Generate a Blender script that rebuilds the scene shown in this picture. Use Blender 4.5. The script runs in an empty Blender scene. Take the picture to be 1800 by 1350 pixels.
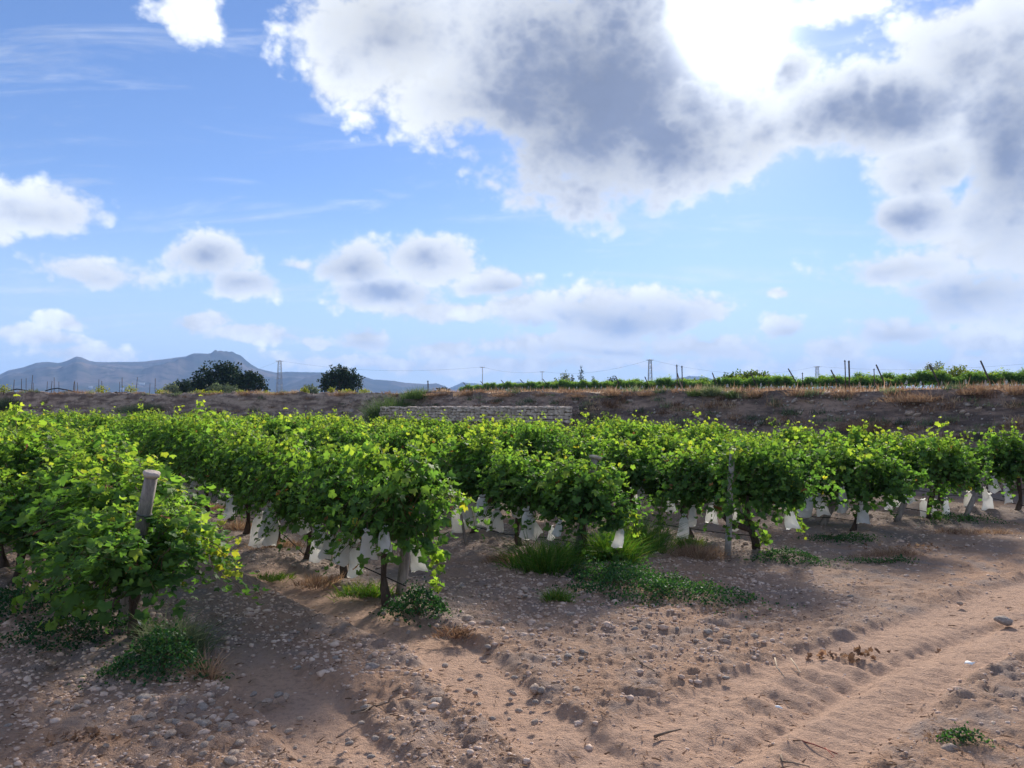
import bpy, bmesh, math, random
import numpy as np
from mathutils import Vector, Matrix, noise as mnoise

sc = bpy.context.scene
COL = sc.collection
R = math.radians
random.seed(7)
rng = np.random.default_rng(7)

# ---------------------------------------------------------------- camera
EYE = 2.3
FPX, CX, CY, HZ = 1334.0, 900.0, 675.0, 718.0      # focal length and horizon of the photograph, in its pixels
PITCH = math.atan((HZ - CY) / FPX)
cam = bpy.data.cameras.new('camera')
cam.sensor_width = 36.0
cam.lens = 36.0 * FPX / 1800.0
cam.clip_start, cam.clip_end = 0.05, 60000.0
cam_ob = bpy.data.objects.new('camera', cam)
cam_ob.location = (0, 0, EYE)
cam_ob.rotation_euler = (R(90) + PITCH, 0, 0)
COL.objects.link(cam_ob)
sc.camera = cam_ob


def ray(px, py):
    x, y, z = (px - CX) / FPX, 1.0, (CY - py) / FPX
    c, s = math.cos(PITCH), math.sin(PITCH)
    return Vector((x, y * c - z * s, y * s + z * c))


def on_ground(px, py, z=0.0):
    d = ray(px, py)
    t = (z - EYE) / d.z
    return Vector((d.x * t, d.y * t, z))


def at_depth(px, py, Y):
    d = ray(px, py)
    t = Y / d.y
    return Vector((d.x * t, Y, EYE + d.z * t))


def azel(px, py):
    d = ray(px, py).normalized()
    return math.degrees(math.atan2(d.x, d.y)), math.degrees(math.asin(d.z))


# ---------------------------------------------------------------- node helpers
class NT:
    def __init__(self, tree):
        self.t = tree
        self.n = tree.nodes
        self.l = tree.links

    def add(self, kind, **kw):
        nd = self.n.new(kind)
        for k, v in kw.items():
            setattr(nd, k, v)
        return nd

    def put(self, sock, v):
        if hasattr(v, 'is_output'):
            self.l.new(v, sock)
        else:
            sock.default_value = v

    def math(self, op, a, b=None, c=None, clamp=False):
        nd = self.add('ShaderNodeMath', operation=op, use_clamp=clamp)
        for i, v in enumerate((a, b, c)):
            if v is not None:
                self.put(nd.inputs[i], v)
        return nd.outputs[0]

    def vec(self, op, a, b=None, c=None):
        nd = self.add('ShaderNodeVectorMath', operation=op)
        for i, v in enumerate((a, b, c)):
            if v is not None:
                self.put(nd.inputs[i], v)
        return nd.outputs['Value' if op in ('LENGTH', 'DOT_PRODUCT', 'DISTANCE') else 'Vector']

    def noise(self, v, scale, detail=4.0, rough=0.55, lac=2.0, dist=0.0, color=False):
        nd = self.add('ShaderNodeTexNoise')
        if v is not None:
            self.put(nd.inputs['Vector'], v)
        nd.inputs['Scale'].default_value = scale
        nd.inputs['Detail'].default_value = detail
        nd.inputs['Roughness'].default_value = rough
        nd.inputs['Lacunarity'].default_value = lac
        nd.inputs['Distortion'].default_value = dist
        return nd.outputs['Color' if color else 'Fac']

    def smooth(self, v, a, b, lo=0.0, hi=1.0):
        nd = self.add('ShaderNodeMapRange', interpolation_type='SMOOTHSTEP')
        self.put(nd.inputs['Value'], v)
        nd.inputs['From Min'].default_value = a
        nd.inputs['From Max'].default_value = b
        nd.inputs['To Min'].default_value = lo
        nd.inputs['To Max'].default_value = hi
        return nd.outputs[0]

    def mix(self, f, a, b, blend='MIX'):
        nd = self.add('ShaderNodeMix', data_type='RGBA', blend_type=blend)
        self.put(nd.inputs[0], f)
        self.put(nd.inputs[6], a)
        self.put(nd.inputs[7], b)
        return nd.outputs[2]

    def ramp(self, f, stops):
        nd = self.add('ShaderNodeValToRGB')
        el = nd.color_ramp.elements
        while len(el) < len(stops):
            el.new(0.5)
        for e, (p, c) in zip(el, stops):
            e.position = p
            e.color = (c[0], c[1], c[2], 1)
        self.put(nd.inputs[0], f)
        return nd.outputs[0]


def rgb(r, g, b):
    f = lambda c: c / 12.92 if c <= 0.04045 else ((c + 0.055) / 1.055) ** 2.4
    return (f(r / 255), f(g / 255), f(b / 255), 1.0)


# ---------------------------------------------------------------- sky, sun and exposure
SUN_AZ, SUN_EL = azel(1275, 42)
SKY_STRENGTH = 0.05
world = bpy.data.worlds.new('World')
sc.world = world
world.use_nodes = True
world.node_tree.nodes.clear()
W = NT(world.node_tree)
sky = W.add('ShaderNodeTexSky', sky_type='NISHITA', sun_disc=False)
sky.sun_elevation = R(SUN_EL)
sky.sun_rotation = R(SUN_AZ)
sky.altitude = 200
sky.air_density = 1.0
sky.dust_density = 0.1
sky.ozone_density = 5.0
tc = W.add('ShaderNodeTexCoord')
D = W.vec('NORMALIZE', tc.outputs['Generated'])
sep = W.add('ShaderNodeSeparateXYZ')
W.put(sep.inputs[0], D)
dx, dy, dz = sep.outputs
az = W.math('MULTIPLY', W.math('ARCTAN2', dx, dy), 180 / math.pi)
el = W.math('MULTIPLY', W.math('ARCSINE', dz), 180 / math.pi)
comb = W.add('ShaderNodeCombineXYZ')
W.put(comb.inputs[0], az)
W.put(comb.inputs[1], el)
AE = comb.outputs[0]
# cloud-layer coordinates: finer and flatter towards the horizon, like a real layer seen from below
inv = W.math('DIVIDE', 1.0, W.math('ADD', W.math('MAXIMUM', dz, 0.0), 0.16))
pl = W.add('ShaderNodeCombineXYZ')
W.put(pl.inputs[0], W.math('MULTIPLY', dx, inv))
W.put(pl.inputs[1], W.math('MULTIPLY', dy, inv))
W.put(pl.inputs[2], W.math('MULTIPLY', dz, 5.0))
PL = pl.outputs[0]
DS = W.vec('MULTIPLY', D, (1.0, 1.0, 1.25))
n_warp = W.noise(DS, 9.0, 2.0, 0.5, color=True)
low = W.smooth(el, 4.0, 15.0)
nA = W.noise(DS, 21.0, 4.0, 0.52, 2.1, 0.1)
nB = W.noise(DS, 8.5, 5.0, 0.52, 2.1, 0.1)
n_big = W.math('ADD', W.math('MULTIPLY', nB, low), W.math('MULTIPLY', nA, W.math('SUBTRACT', 1.0, low)))
n_fine = W.noise(DS, 34.0, 3.0, 0.5, 2.1)
n_puff = W.noise(DS, 19.0, 3.0, 0.45, 2.3)
AEw = W.vec('ADD', AE, W.vec('MULTIPLY', W.vec('SUBTRACT', n_warp, (0.5, 0.5, 0.5)), (3.5, 2.4, 0.0)))


def union(blobs, coord):
    best = None
    for (px, py, rx, ry, w) in blobs:
        a0, e0 = azel(px, py)
        sx, sy = 1.0 / (rx / FPX * 57.3 * math.cos(R(a0)) ** 2), 1.0 / (ry / FPX * 57.3)
        q = W.vec('MULTIPLY_ADD', coord, (sx, sy, 0.0), (-a0 * sx, -e0 * sy, 0.0))
        s = W.math('MULTIPLY_ADD', W.vec('LENGTH', q), -w, w)
        best = s if best is None else W.math('MAXIMUM', best, s)
    return best


CLOUDS = [  # x, y, half-width, half-height in photograph pixels, weight
    (1030, 150, 290, 215, 1.2), (1180, 250, 190, 100, 1), (700, 60, 215, 150, 1), (600, 120, 110, 65, 0.7),
    (800, 180, 170, 80, 0.8), (1080, 290, 180, 65, 0.8), (1340, 245, 160, 75, 0.8), (1395, 150, 70, 55, 0.6),
    (1560, 200, 210, 85, 0.9), (1680, 110, 170, 100, 0.9), (1790, 240, 140, 270, 1.1), (1640, 290, 160, 60, 0.7),
    (1610, 375, 130, 50, 0.7), (1740, 400, 150, 90, 0.8), (1620, 462, 200, 42, 0.7), (1720, 510, 190, 52, 0.8),
    (1470, 8, 120, 28, 0.5), (320, 10, 56, 40, 0.42), (90, 362, 115, 42, 0.6), (10, 405, 45, 30, 0.5),
    (170, 470, 135, 28, 0.6), (378, 452, 95, 48, 0.75), (430, 503, 72, 30, 0.6), (512, 464, 42, 18, 0.45),
    (625, 472, 95, 46, 0.75), (752, 462, 105, 50, 0.75), (690, 522, 130, 42, 0.75), (870, 495, 105, 34, 0.65),
    (760, 548, 150, 26, 0.73), (1085, 550, 165, 60, 0.85), (1225, 545, 70, 36, 0.75), (920, 545, 90, 42, 0.75),
    (1385, 578, 48, 24, 0.75), (1575, 580, 105, 30, 0.75), (1740, 600, 130, 28, 0.73), (1375, 516, 26, 13, 0.5),
    (1465, 616, 60, 22, 0.68), (120, 563, 52, 16, 0.68), (70, 594, 90, 16, 0.63), (340, 568, 80, 24, 0.75),
    (440, 594, 110, 18, 0.73), (645, 596, 66, 22, 0.75), (540, 600, 40, 12, 0.58), (780, 612, 70, 18, 0.68),
    (1000, 608, 260, 24, 0.73), (1230, 606, 150, 26, 0.68), (150, 622, 90, 16, 0.58), (900, 640, 500, 16, 0.53),
    (1600, 640, 330, 22, 0.58),
]
CORES = [
    (1040, 140, 270, 205, 1.4), (1150, 240, 190, 95, 1.0), (690, 45, 130, 70, .55), (1530, 205, 170, 60, .95), (1420, 225, 80, 35, .5),
    (1390, 125, 45, 30, .5), (1700, 130, 120, 60, .45), (1650, 290, 120, 45, .45), (1320, 250, 90, 45, .5), (1560, 470, 90, 20, .4), (1775, 250, 100, 160, 1.0), (1600, 378, 100, 34, .7), (1700, 512, 140, 36, .8),
    (612, 472, 70, 28, .75), (680, 520, 95, 24, .75), (370, 455, 70, 30, .65), (435, 500, 60, 18, .55), (745, 455, 60, 24, .4),
    (1100, 562, 130, 36, .8), (885, 505, 60, 16, .6), (1390, 586, 36, 11, .5), (1575, 588, 70, 13, .55),
    (645, 604, 48, 9, .45), (170, 478, 90, 13, .3), (950, 575, 80, 14, .5), (1100, 618, 150, 9, .4), (90, 372, 80, 16, .25),
]
f_cloud = union(CLOUDS, AEw)
f_core = union([(x_, y_ + 0.08 * b_, a_ * 1.12, b_ * 1.1, w_) for x_, y_, a_, b_, w_ in CORES], AEw)
# beyond the directions the photograph shows the cloud field simply goes on
n_else = W.noise(PL, 1.1, 2.0, 0.5)
outside = W.smooth(W.math('ABSOLUTE', az), 36.0, 46.0)
outside = W.math('MAXIMUM', outside, W.smooth(el, 33.0, 40.0))
f_else = W.math('MULTIPLY', W.math('MULTIPLY_ADD', n_else, 5.0, -2.6), outside)
f_else = W.math('ADD', f_else, W.math('MULTIPLY_ADD', outside, 1.2, -1.2))
f_cloud = W.math('MAXIMUM', f_cloud, f_else)
f_core = W.math('MAXIMUM', f_core, W.math('SUBTRACT', f_else, 0.2))
nb = W.math('SUBTRACT', n_big, 0.5)
nf = W.math('SUBTRACT', W.math('ADD', W.math('ABSOLUTE', W.math('MULTIPLY_ADD', n_fine, 2.0, -1.0)), W.math('ABSOLUTE', W.math('MULTIPLY_ADD', n_puff, 2.0, -1.0))), 0.42)      # billows: round puffs with sharp creases
dens = W.math('ADD', W.math('MULTIPLY_ADD', nb, 1.9, f_cloud), W.math('MULTIPLY', nf, 0.42))
core = W.math('ADD', W.math('MULTIPLY_ADD', nb, 1.9, f_core), W.math('MULTIPLY', nf, 0.55))
core = W.math('MULTIPLY_ADD', dens, 0.28, core)
alpha = W.smooth(dens, -0.12, 0.26)
thick = W.smooth(core, -0.30, 1.25)
# high thin cirrus
cz = W.vec('MULTIPLY', PL, (0.9, 3.2, 1.0))
cir = W.smooth(W.noise(cz, 1.6, 6.0, 0.62, 2.2, 0.8), 0.50, 0.80, 0.0, 0.42)
alpha = W.math('MAXIMUM', alpha, cir)
veil = W.smooth(el, -2.0, 17.0, 0.85, 0.0)      # thin bright veil low over the horizon
sx_, sy_, sz_ = (math.sin(R(SUN_AZ)) * math.cos(R(SUN_EL)), math.cos(R(SUN_AZ)) * math.cos(R(SUN_EL)), math.sin(R(SUN_EL)))
cosang = W.math('MAXIMUM', W.vec('DOT_PRODUCT', D, (sx_, sy_, sz_)), 0.0)
fwd = W.math('POWER', cosang, 60.0)          # forward scattering in thin cloud round the sun
fwd2 = W.math('POWER', cosang, 700.0)
lit = W.math('ADD', W.math('MULTIPLY_ADD', fwd, 0.12, W.math('ADD', W.math('MULTIPLY_ADD', nf, 0.25, 0.93), W.math('MULTIPLY', nb, 0.5))), W.math('MULTIPLY', fwd2, 2.6))
thick = W.math('MULTIPLY', thick, W.math('SUBTRACT', 1.0, fwd2))
white = W.vec('SCALE', (0.93, 0.965, 1.0))
white.node.inputs['Scale'].default_value = 1.0
W.put(white.node.inputs['Scale'], lit)
grey = W.mix(W.smooth(el, 2.0, 16.0), rgb(160, 177, 206), rgb(126, 137, 162))
cloud_col = W.vec('SCALE', W.mix(thick, white, grey))
W.put(cloud_col.node.inputs['Scale'], W.math('ADD', W.math('MULTIPLY_ADD', nb, 0.6, 0.99), W.math('MULTIPLY', nf, 0.10)))
aureole = W.math('ADD', W.math('MULTIPLY', W.math('POWER', cosang, 900.0), 4.5), W.math('MULTIPLY', fwd, 0.18))
CLOUD_GAIN = 0.42
sky_lin = W.vec('SCALE', W.vec('MULTIPLY', sky.outputs[0], (0.90, 0.88, 0.98)))
sky_lin.node.inputs['Scale'].default_value = SKY_STRENGTH
aur = W.vec('SCALE', (1.0, 0.97, 0.9))
W.put(aur.node.inputs['Scale'], W.math('MULTIPLY', aureole, CLOUD_GAIN))
cl = W.vec('SCALE', cloud_col)
cl.node.inputs['Scale'].default_value = CLOUD_GAIN
clear = W.mix(veil, W.vec('ADD', sky_lin, aur), W.vec('MULTIPLY', (0.255, 0.315, 0.39), (1.0, 1.0, 1.0)))
total = W.mix(alpha, clear, cl)
bg = W.add('ShaderNodeBackground')
W.put(bg.inputs['Color'], total)
bg.inputs['Strength'].default_value = 1.0
wo = W.add('ShaderNodeOutputWorld')
W.l.new(bg.outputs[0], wo.inputs[0])
world.cycles.sampling_method = 'MANUAL'
world.cycles.sample_map_resolution = 512

sun = bpy.data.lights.new('sun', 'SUN')
sun.energy = 2.4
sun.angle = R(8.0)
sun.color = (1.0, 0.93, 0.82)
sun_ob = bpy.data.objects.new('sun', sun)
sun_ob.rotation_euler = Vector((sx_, sy_, sz_)).to_track_quat('Z', 'Y').to_euler()
sun_ob.location = (20, 60, 60)
COL.objects.link(sun_ob)

sc.view_settings.view_transform = 'Standard'
sc.view_settings.look = 'None'
sc.view_settings.gamma = 1.0
sc.view_settings.use_curve_mapping = False
sc.view_settings.exposure = 1.58
sc.cycles.max_bounces = 7
sc.cycles.diffuse_bounces = 3
sc.cycles.glossy_bounces = 2
sc.cycles.transmission_bounces = 5
sc.cycles.transparent_max_bounces = 8
sc.cycles.volume_bounces = 1
sc.cycles.caustics_reflective = False
sc.cycles.caustics_refractive = False


# ---------------------------------------------------------------- mesh helpers
def tag(o, label=None, cat=None, group=None, kind=None):
    if label: o['label'] = label
    if cat: o['category'] = cat
    if group: o['group'] = group
    if kind: o['kind'] = kind
    return o


def make_mesh(name, V, faces, mat=None, smooth=False, tint=None):
    """V (n,3); faces: list of int arrays, each (m,k)."""
    V = np.asarray(V, dtype=np.float32).reshape(-1, 3)
    if not isinstance(faces, (list, tuple)):
        faces = [faces]
    faces = [np.asarray(f, dtype=np.int32) for f in faces if len(f)]
    me = bpy.data.meshes.new(name)
    me.vertices.add(len(V))
    me.vertices.foreach_set('co', V.ravel())
    idx = np.concatenate([f.ravel() for f in faces])
    tot = np.concatenate([np.full(len(f), f.shape[1], np.int32) for f in faces])
    start = np.concatenate([[0], np.cumsum(tot)[:-1]]).astype(np.int32)
    me.loops.add(len(idx))
    me.loops.foreach_set('vertex_index', idx)
    me.polygons.add(len(tot))
    me.polygons.foreach_set('loop_start', start)
    if smooth:
        me.polygons.foreach_set('use_smooth', np.ones(len(tot), dtype=bool))
    if tint is not None:
        a = me.attributes.new('tint', 'FLOAT_COLOR', 'POINT')
        t = np.ones((len(V), 4), np.float32)
        t[:, :tint.shape[1]] = tint
        a.data.foreach_set('color', t.ravel())
    me.update(calc_edges=True)
    me.validate()
    if mat: me.materials.append(mat)
    return me


def link(name, me, parent=None, loc=None):
    o = bpy.data.objects.new(name, me)
    COL.objects.link(o)
    if parent is not None: o.parent = parent
    if loc is not None: o.location = loc
    return o


def empty(name, loc=(0, 0, 0), rz=0.0):
    o = bpy.data.objects.new(name, None)
    o.empty_display_size = 0.2
    COL.objects.link(o)
    o.location = loc
    o.rotation_euler = (0, 0, rz)
    return o


class MB:
    """collects shapes into one mesh"""
    def __init__(self):
        self.V, self.Q, self.T, self.n = [], [], [], 0

    def raw(self, V, Q=(), T=()):
        V = np.asarray(V, float).reshape(-1, 3)
        if len(Q): self.Q.append(np.asarray(Q, int) + self.n)
        if len(T): self.T.append(np.asarray(T, int) + self.n)
        self.V.append(V)
        self.n += len(V)

    def tube(self, pts, rad, seg=6, cap=True, wob=0.0):
        pts = np.asarray(pts, float)
        m = len(pts)
        rad = np.broadcast_to(np.asarray(rad, float), (m,))
        tan = np.gradient(pts, axis=0)
        tan /= np.linalg.norm(tan, axis=1)[:, None] + 1e-9
        ref = np.array([0.0, 0.0, 1.0]) if abs(tan[0, 2]) < 0.8 else np.array([1.0, 0.0, 0.0])
        rings = []
        for i in range(m):
            u = np.cross(tan[i], ref); u /= np.linalg.norm(u) + 1e-9
            w = np.cross(tan[i], u)
            a = np.linspace(0, 2 * np.pi, seg, endpoint=False)
            r = rad[i] * (1 + wob * rng.uniform(-1, 1, seg))
            rings.append(pts[i] + (np.cos(a) * r)[:, None] * u + (np.sin(a) * r)[:, None] * w)
        V = np.concatenate(rings)
        i, j = np.meshgrid(np.arange(m - 1), np.arange(seg), indexing='ij')
        a = (i * seg + j).ravel(); b = (i * seg + (j + 1) % seg).ravel()
        Q = np.stack([a, b, b + seg, a + seg], 1)
        T = []
        if cap:
            V = np.concatenate([V, pts[:1], pts[-1:]])
            c0, c1 = m * seg, m * seg + 1
            for j in range(seg):
                T.append((c0, (j + 1) % seg, j))
                T.append((c1, (m - 1) * seg + j, (m - 1) * seg + (j + 1) % seg))
        self.raw(V, Q, T)

    def box(self, c, s, rot=None):
        c = np.asarray(c, float); h = np.asarray(s, float) / 2
        V = np.array([(x, y, z) for x in (-1, 1) for y in (-1, 1) for z in (-1, 1)]) * h
        if rot is not None: V = V @ np.asarray(rot).T
        self.raw(V + c, [(0, 1, 3, 2), (4, 6, 7, 5), (0, 4, 5, 1), (2, 3, 7, 6), (0, 2, 6, 4), (1, 5, 7, 3)])

    def mesh(self, name, mat, smooth=True):
        f = []
        if self.Q: f.append(np.concatenate(self.Q))
        if self.T: f.append(np.concatenate(self.T))
        return make_mesh(name, np.concatenate(self.V), f, mat, smooth)

    def build(self, name, mat, parent=None, smooth=True):
        return link(name, self.mesh(name, mat, smooth), parent)


# ---------------------------------------------------------------- noise in numpy
_perm = rng.permutation(512)
_perm = np.concatenate([_perm, _perm])
_val = rng.uniform(-1, 1, 1024)


def vnoise(x, y):
    xi, yi = np.floor(x).astype(int), np.floor(y).astype(int)
    fx, fy = x - xi, y - yi
    fx, fy = fx * fx * fx * (fx * (fx * 6 - 15) + 10), fy * fy * fy * (fy * (fy * 6 - 15) + 10)
    h = lambda a, b: _val[(_perm[(_perm[a & 511] + b) & 511])]
    a, b, c, d = h(xi, yi), h(xi + 1, yi), h(xi, yi + 1), h(xi + 1, yi + 1)
    return (a * (1 - fx) + b * fx) * (1 - fy) + (c * (1 - fx) + d * fx) * fy


def fbm(x, y, f, octv=4, gain=0.5):
    r = 0.0; a = 1.0; s = 0.0
    for o in range(octv):
        r = r + a * vnoise(x * f + 17.3 * o, y * f - 9.1 * o); s += a
        f *= 2.03; a *= gain
    return r / s


def ridged(x, y, f, octv=4, gain=0.5):
    r = 0.0; a = 1.0; s = 0.0
    for o in range(octv):
        r = r + a * (1 - 2 * np.abs(vnoise(x * f + 31.7 * o, y * f + 5.3 * o))); s += a
        f *= 2.1; a *= gain
    return r / s


def sstep(x, a, b):
    t = np.clip((x - a) / (b - a), 0, 1)
    return t * t * (3 - 2 * t)


# ---------------------------------------------------------------- materials
MAT = {}


def new_mat(name):
    m = bpy.data.materials.new(name)
    m.use_nodes = True
    t = NT(m.node_tree)
    b = m.node_tree.nodes['Principled BSDF']
    MAT[name] = m
    return m, t, b


def bump(t, b, h, strength=0.5, dist=0.02):
    nd = t.add('ShaderNodeBump')
    nd.inputs['Strength'].default_value = strength
    nd.inputs['Distance'].default_value = dist
    t.put(nd.inputs['Height'], h)
    t.l.new(nd.outputs[0], b.inputs['Normal'])


def geo_pos(t):
    return t.add('ShaderNodeNewGeometry').outputs['Position']


def simple_mat(name, c0, c1, scale=8.0, rough=0.85, bmp=0.4, bdist=0.01, detail=5.0, spec=0.2, obj=True, stretch=None):
    m, t, b = new_mat(name)
    v = t.add('ShaderNodeTexCoord').outputs['Object'] if obj else geo_pos(t)
    if stretch: v = t.vec('MULTIPLY', v, stretch)
    n = t.noise(v, scale, detail, 0.6)
    n2 = t.noise(v, scale * 6.3, 4.0, 0.6)
    f = t.math('ADD', t.math('MULTIPLY', n, 0.65), t.math('MULTIPLY', n2, 0.35))
    t.put(b.inputs['Base Color'], t.mix(t.smooth(f, 0.34, 0.66), (*c0[:3], 1), (*c1[:3], 1)))
    b.inputs['Roughness'].default_value = rough
    b.inputs['Specular IOR Level'].default_value = spec
    if bmp: bump(t, b, f, bmp, bdist)
    return m


# dirt of the track and the field
m, t, b = new_mat('dirt')
P = geo_pos(t)
big = t.noise(P, 0.35, 3.0, 0.55)
mid = t.noise(P, 2.2, 5.0, 0.6)
fine = t.noise(P, 19.0, 6.0, 0.65)
grit = t.noise(P, 85.0, 3.0, 0.6)
base = t.mix(t.smooth(big, 0.38, 0.62), (0.42, 0.258, 0.172, 1), (0.37, 0.245, 0.178, 1))
base = t.mix(t.smooth(mid, 0.46, 0.66, 0.0, 0.75), base, (0.30, 0.235, 0.205, 1))
att = t.add('ShaderNodeAttribute', attribute_name='tint')
sepc = t.add('ShaderNodeSeparateColor')
t.l.new(att.outputs['Color'], sepc.inputs[0])
base = t.mix(t.math('MULTIPLY', sepc.outputs[0], 0.75), base, (0.285, 0.235, 0.215, 1))   # stony grey soil by the vines
base = t.mix(t.math('MULTIPLY', sepc.outputs[1], 0.85), base, (0.52, 0.335, 0.238, 1))     # fine powder pressed into the wheel lanes
base = t.mix(t.smooth(fine, 0.46, 0.70, 0.0, 0.55), base, (0.22, 0.150, 0.118, 1))
base = t.mix(t.smooth(grit, 0.58, 0.74, 0.0, 0.5), base, (0.55, 0.45, 0.38, 1))
t.put(b.inputs['Base Color'], base)
b.inputs['Roughness'].default_value = 0.95
b.inputs['Specular IOR Level'].default_value = 0.1
hgt = t.math('ADD', t.math('MULTIPLY', fine, 0.7), t.math('MULTIPLY', grit, 0.35))
bump(t, b, hgt, 1.0, 0.055)

# bank soil: pinkish clay on the left, scorched dark soil on the right
m, t, b = new_mat('bank_soil')
P = geo_pos(t)
sp = t.add('ShaderNodeSeparateXYZ')
t.put(sp.inputs[0], P)
n1 = t.noise(t.vec('MULTIPLY', P, (1, 1, 5.0)), 0.7, 5.0, 0.62)
n2 = t.noise(t.vec('MULTIPLY', P, (1, 1, 1.8)), 4.0, 6.0, 0.65)
n3 = t.noise(P, 30.0, 4.0, 0.65)
clay = t.mix(t.smooth(n1, 0.38, 0.62), (0.23, 0.165, 0.14, 1), (0.56, 0.42, 0.34, 1))
clay = t.mix(t.smooth(n2, 0.5, 0.72, 0.0, 0.7), clay, (0.095, 0.078, 0.070, 1))
burnt = t.mix(t.smooth(n1, 0.36, 0.66), (0.17, 0.13, 0.115, 1), (0.48, 0.34, 0.27, 1))
burnt = t.mix(t.smooth(n2, 0.5, 0.7, 0.0, 0.6), burnt, (0.060, 0.055, 0.058, 1))
burnt = t.mix(t.smooth(n3, 0.60, 0.74, 0.0, 0.7), burnt, (0.30, 0.27, 0.25, 1))
w = t.smooth(t.math('MULTIPLY_ADD', t.math('SUBTRACT', n1, 0.5), 7.0, sp.outputs[0]), -0.5, 5.5)
t.put(b.inputs['Base Color'], t.mix(w, clay, burnt))
b.inputs['Roughness'].default_value = 0.95
b.inputs['Specular IOR Level'].default_value = 0.1
bump(t, b, t.math('ADD', n2, t.math('MULTIPLY', n3, 0.5)), 1.0, 0.15)

simple_mat('terrace_soil', (0.22, 0.16, 0.115), (0.40, 0.30, 0.22), 0.6, 0.95, 0.8, 0.1, obj=False)
m, t, b = new_mat('mountain_rock')
P = geo_pos(t)
n1 = t.noise(P, 0.0018, 6.0, 0.62)
n2 = t.noise(P, 0.011, 5.0, 0.65)
c = t.mix(t.smooth(n1, 0.42, 0.62), (0.050, 0.060, 0.050, 1), (0.16, 0.125, 0.105, 1))
c = t.mix(t.smooth(n2, 0.48, 0.66, 0.0, 0.85), c, (0.035, 0.045, 0.035, 1))
t.put(b.inputs['Base Color'], c)
b.inputs['Roughness'].default_value = 1.0
b.inputs['Specular IOR Level'].default_value = 0.0
simple_mat('stone', (0.44, 0.32, 0.25), (0.62, 0.49, 0.40), 2.0, 0.95, 0.7, 0.12)
simple_mat('stone_grey', (0.34, 0.275, 0.235), (0.56, 0.47, 0.41), 2.0, 0.95, 0.7, 0.12)
simple_mat('wall_stone', (0.44, 0.34, 0.28), (0.64, 0.52, 0.43), 3.0, 0.95, 0.6, 0.03, obj=False)
simple_mat('pebble', (0.44, 0.29, 0.215), (0.68, 0.52, 0.42), 4.0, 0.9, 0.0, obj=False)
simple_mat('rubble_stone', (0.16, 0.135, 0.12), (0.52, 0.45, 0.40), 2.0, 0.95, 0.0, obj=False)

# ---------------------------------------------------------------- lie of the land
BANK = [(90, -6), (40, 5), (24, 12), (13.8, 19.6), (9.0, 23.8), (2.5, 30.0), (-3.0, 35.0), (-8.5, 39.5), (-22, 47.5), (-37, 55.5), (-60, 68), (-150, 105)]
_ba = np.array([math.degrees(math.atan2(x, y)) for x, y in BANK])
_br = np.array([math.hypot(x, y) for x, y in BANK])


def bank_r(azd):
    """distance of the foot of the bank for a bearing (piecewise straight)"""
    azd = np.asarray(azd, float)
    out = np.zeros_like(azd)
    o = np.argsort(_ba)
    A, Bp = _ba[o], [BANK[i] for i in o]
    k = np.clip(np.searchsorted(A, azd) - 1, 0, len(A) - 2)
    P0 = np.array([Bp[i] for i in k.ravel()]).reshape(azd.shape + (2,))
    P1 = np.array([Bp[i + 1] for i in k.ravel()]).reshape(azd.shape + (2,))
    d = np.stack([np.sin(np.radians(azd)), np.cos(np.radians(azd))], -1)
    e = P1 - P0
    den = d[..., 0] * e[..., 1] - d[..., 1] * e[..., 0]
    out = (P0[..., 0] * e[..., 1] - P0[..., 1] * e[..., 0]) / den
    return out


def terrace_z(x, y):
    k = 0.0168 + 0.0030 * sstep(np.asarray(x, float), -14, 2)
    rr = np.hypot(x, y)
    far = 200 + (np.maximum(rr, 200) - 200) * 0.02
    rise = 0.0042 * (np.clip(rr, 32, 200) - 32) * sstep(np.asarray(x, float), -24, -8)
    return EYE + k * np.minimum(rr, far) * np.clip(0.75 + 0.25 * rr / 25.0, 0, 1) + rise


TRACKS = [  # wheel lanes: pixel path, half-width in metres, depth
    ([(430, 985), (560, 1045), (780, 1130), (900, 1235), (1060, 1350), (1150, 1420)], 0.36, 0.060, 0),
    ([(880, 1480), (1000, 1400), (1170, 1290), (1380, 1195), (1550, 1135), (1800, 1040), (2100, 960)], 0.46, 0.040, 1),
    ([(1200, 1480), (1280, 1400), (1400, 1320), (1540, 1225), (1640, 1160), (1800, 1105), (2100, 1030)], 0.38, 0.036, 1),
    ([(380, 1130), (450, 1180), (550, 1250), (625, 1350), (660, 1440)], 0.34, 0.055, 0),
    ([(1080, 1480), (1180, 1400), (1320, 1270), (1480, 1180), (1600, 1120)], 0.20, 0.015, 2),
]
TR = []
for path, hw, dep, mode in TRACKS:
    p = np.array([on_ground(*q).xy for q in path])
    tt = np.linspace(0, len(p) - 1, 60)
    pp = np.stack([np.interp(tt, np.arange(len(p)), p[:, i]) for i in (0, 1)], 1)
    for _ in range(6):
        pp[1:-1] = (pp[:-2] + 2 * pp[1:-1] + pp[2:]) / 4
    TR.append((pp, hw, dep, mode))


def track_dist(x, y, pp):
    best = np.full(x.shape, 1e9); sgn = np.zeros(x.shape); arc = np.zeros(x.shape)
    L = 0.0
    for i in range(len(pp) - 1):
        a, e = pp[i], pp[i + 1] - pp[i]
        l2 = e @ e
        u = np.clip(((x - a[0]) * e[0] + (y - a[1]) * e[1]) / l2, 0, 1)
        qx, qy = x - a[0] - u * e[0], y - a[1] - u * e[1]
        d = np.hypot(qx, qy)
        mk = d < best
        best[mk] = d[mk]
        sgn[mk] = np.sign(e[0] * qy - e[1] * qx)[mk]
        arc[mk] = (L + u * math.sqrt(l2))[mk]
        L += math.sqrt(l2)
    return best, sgn, arc


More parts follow.
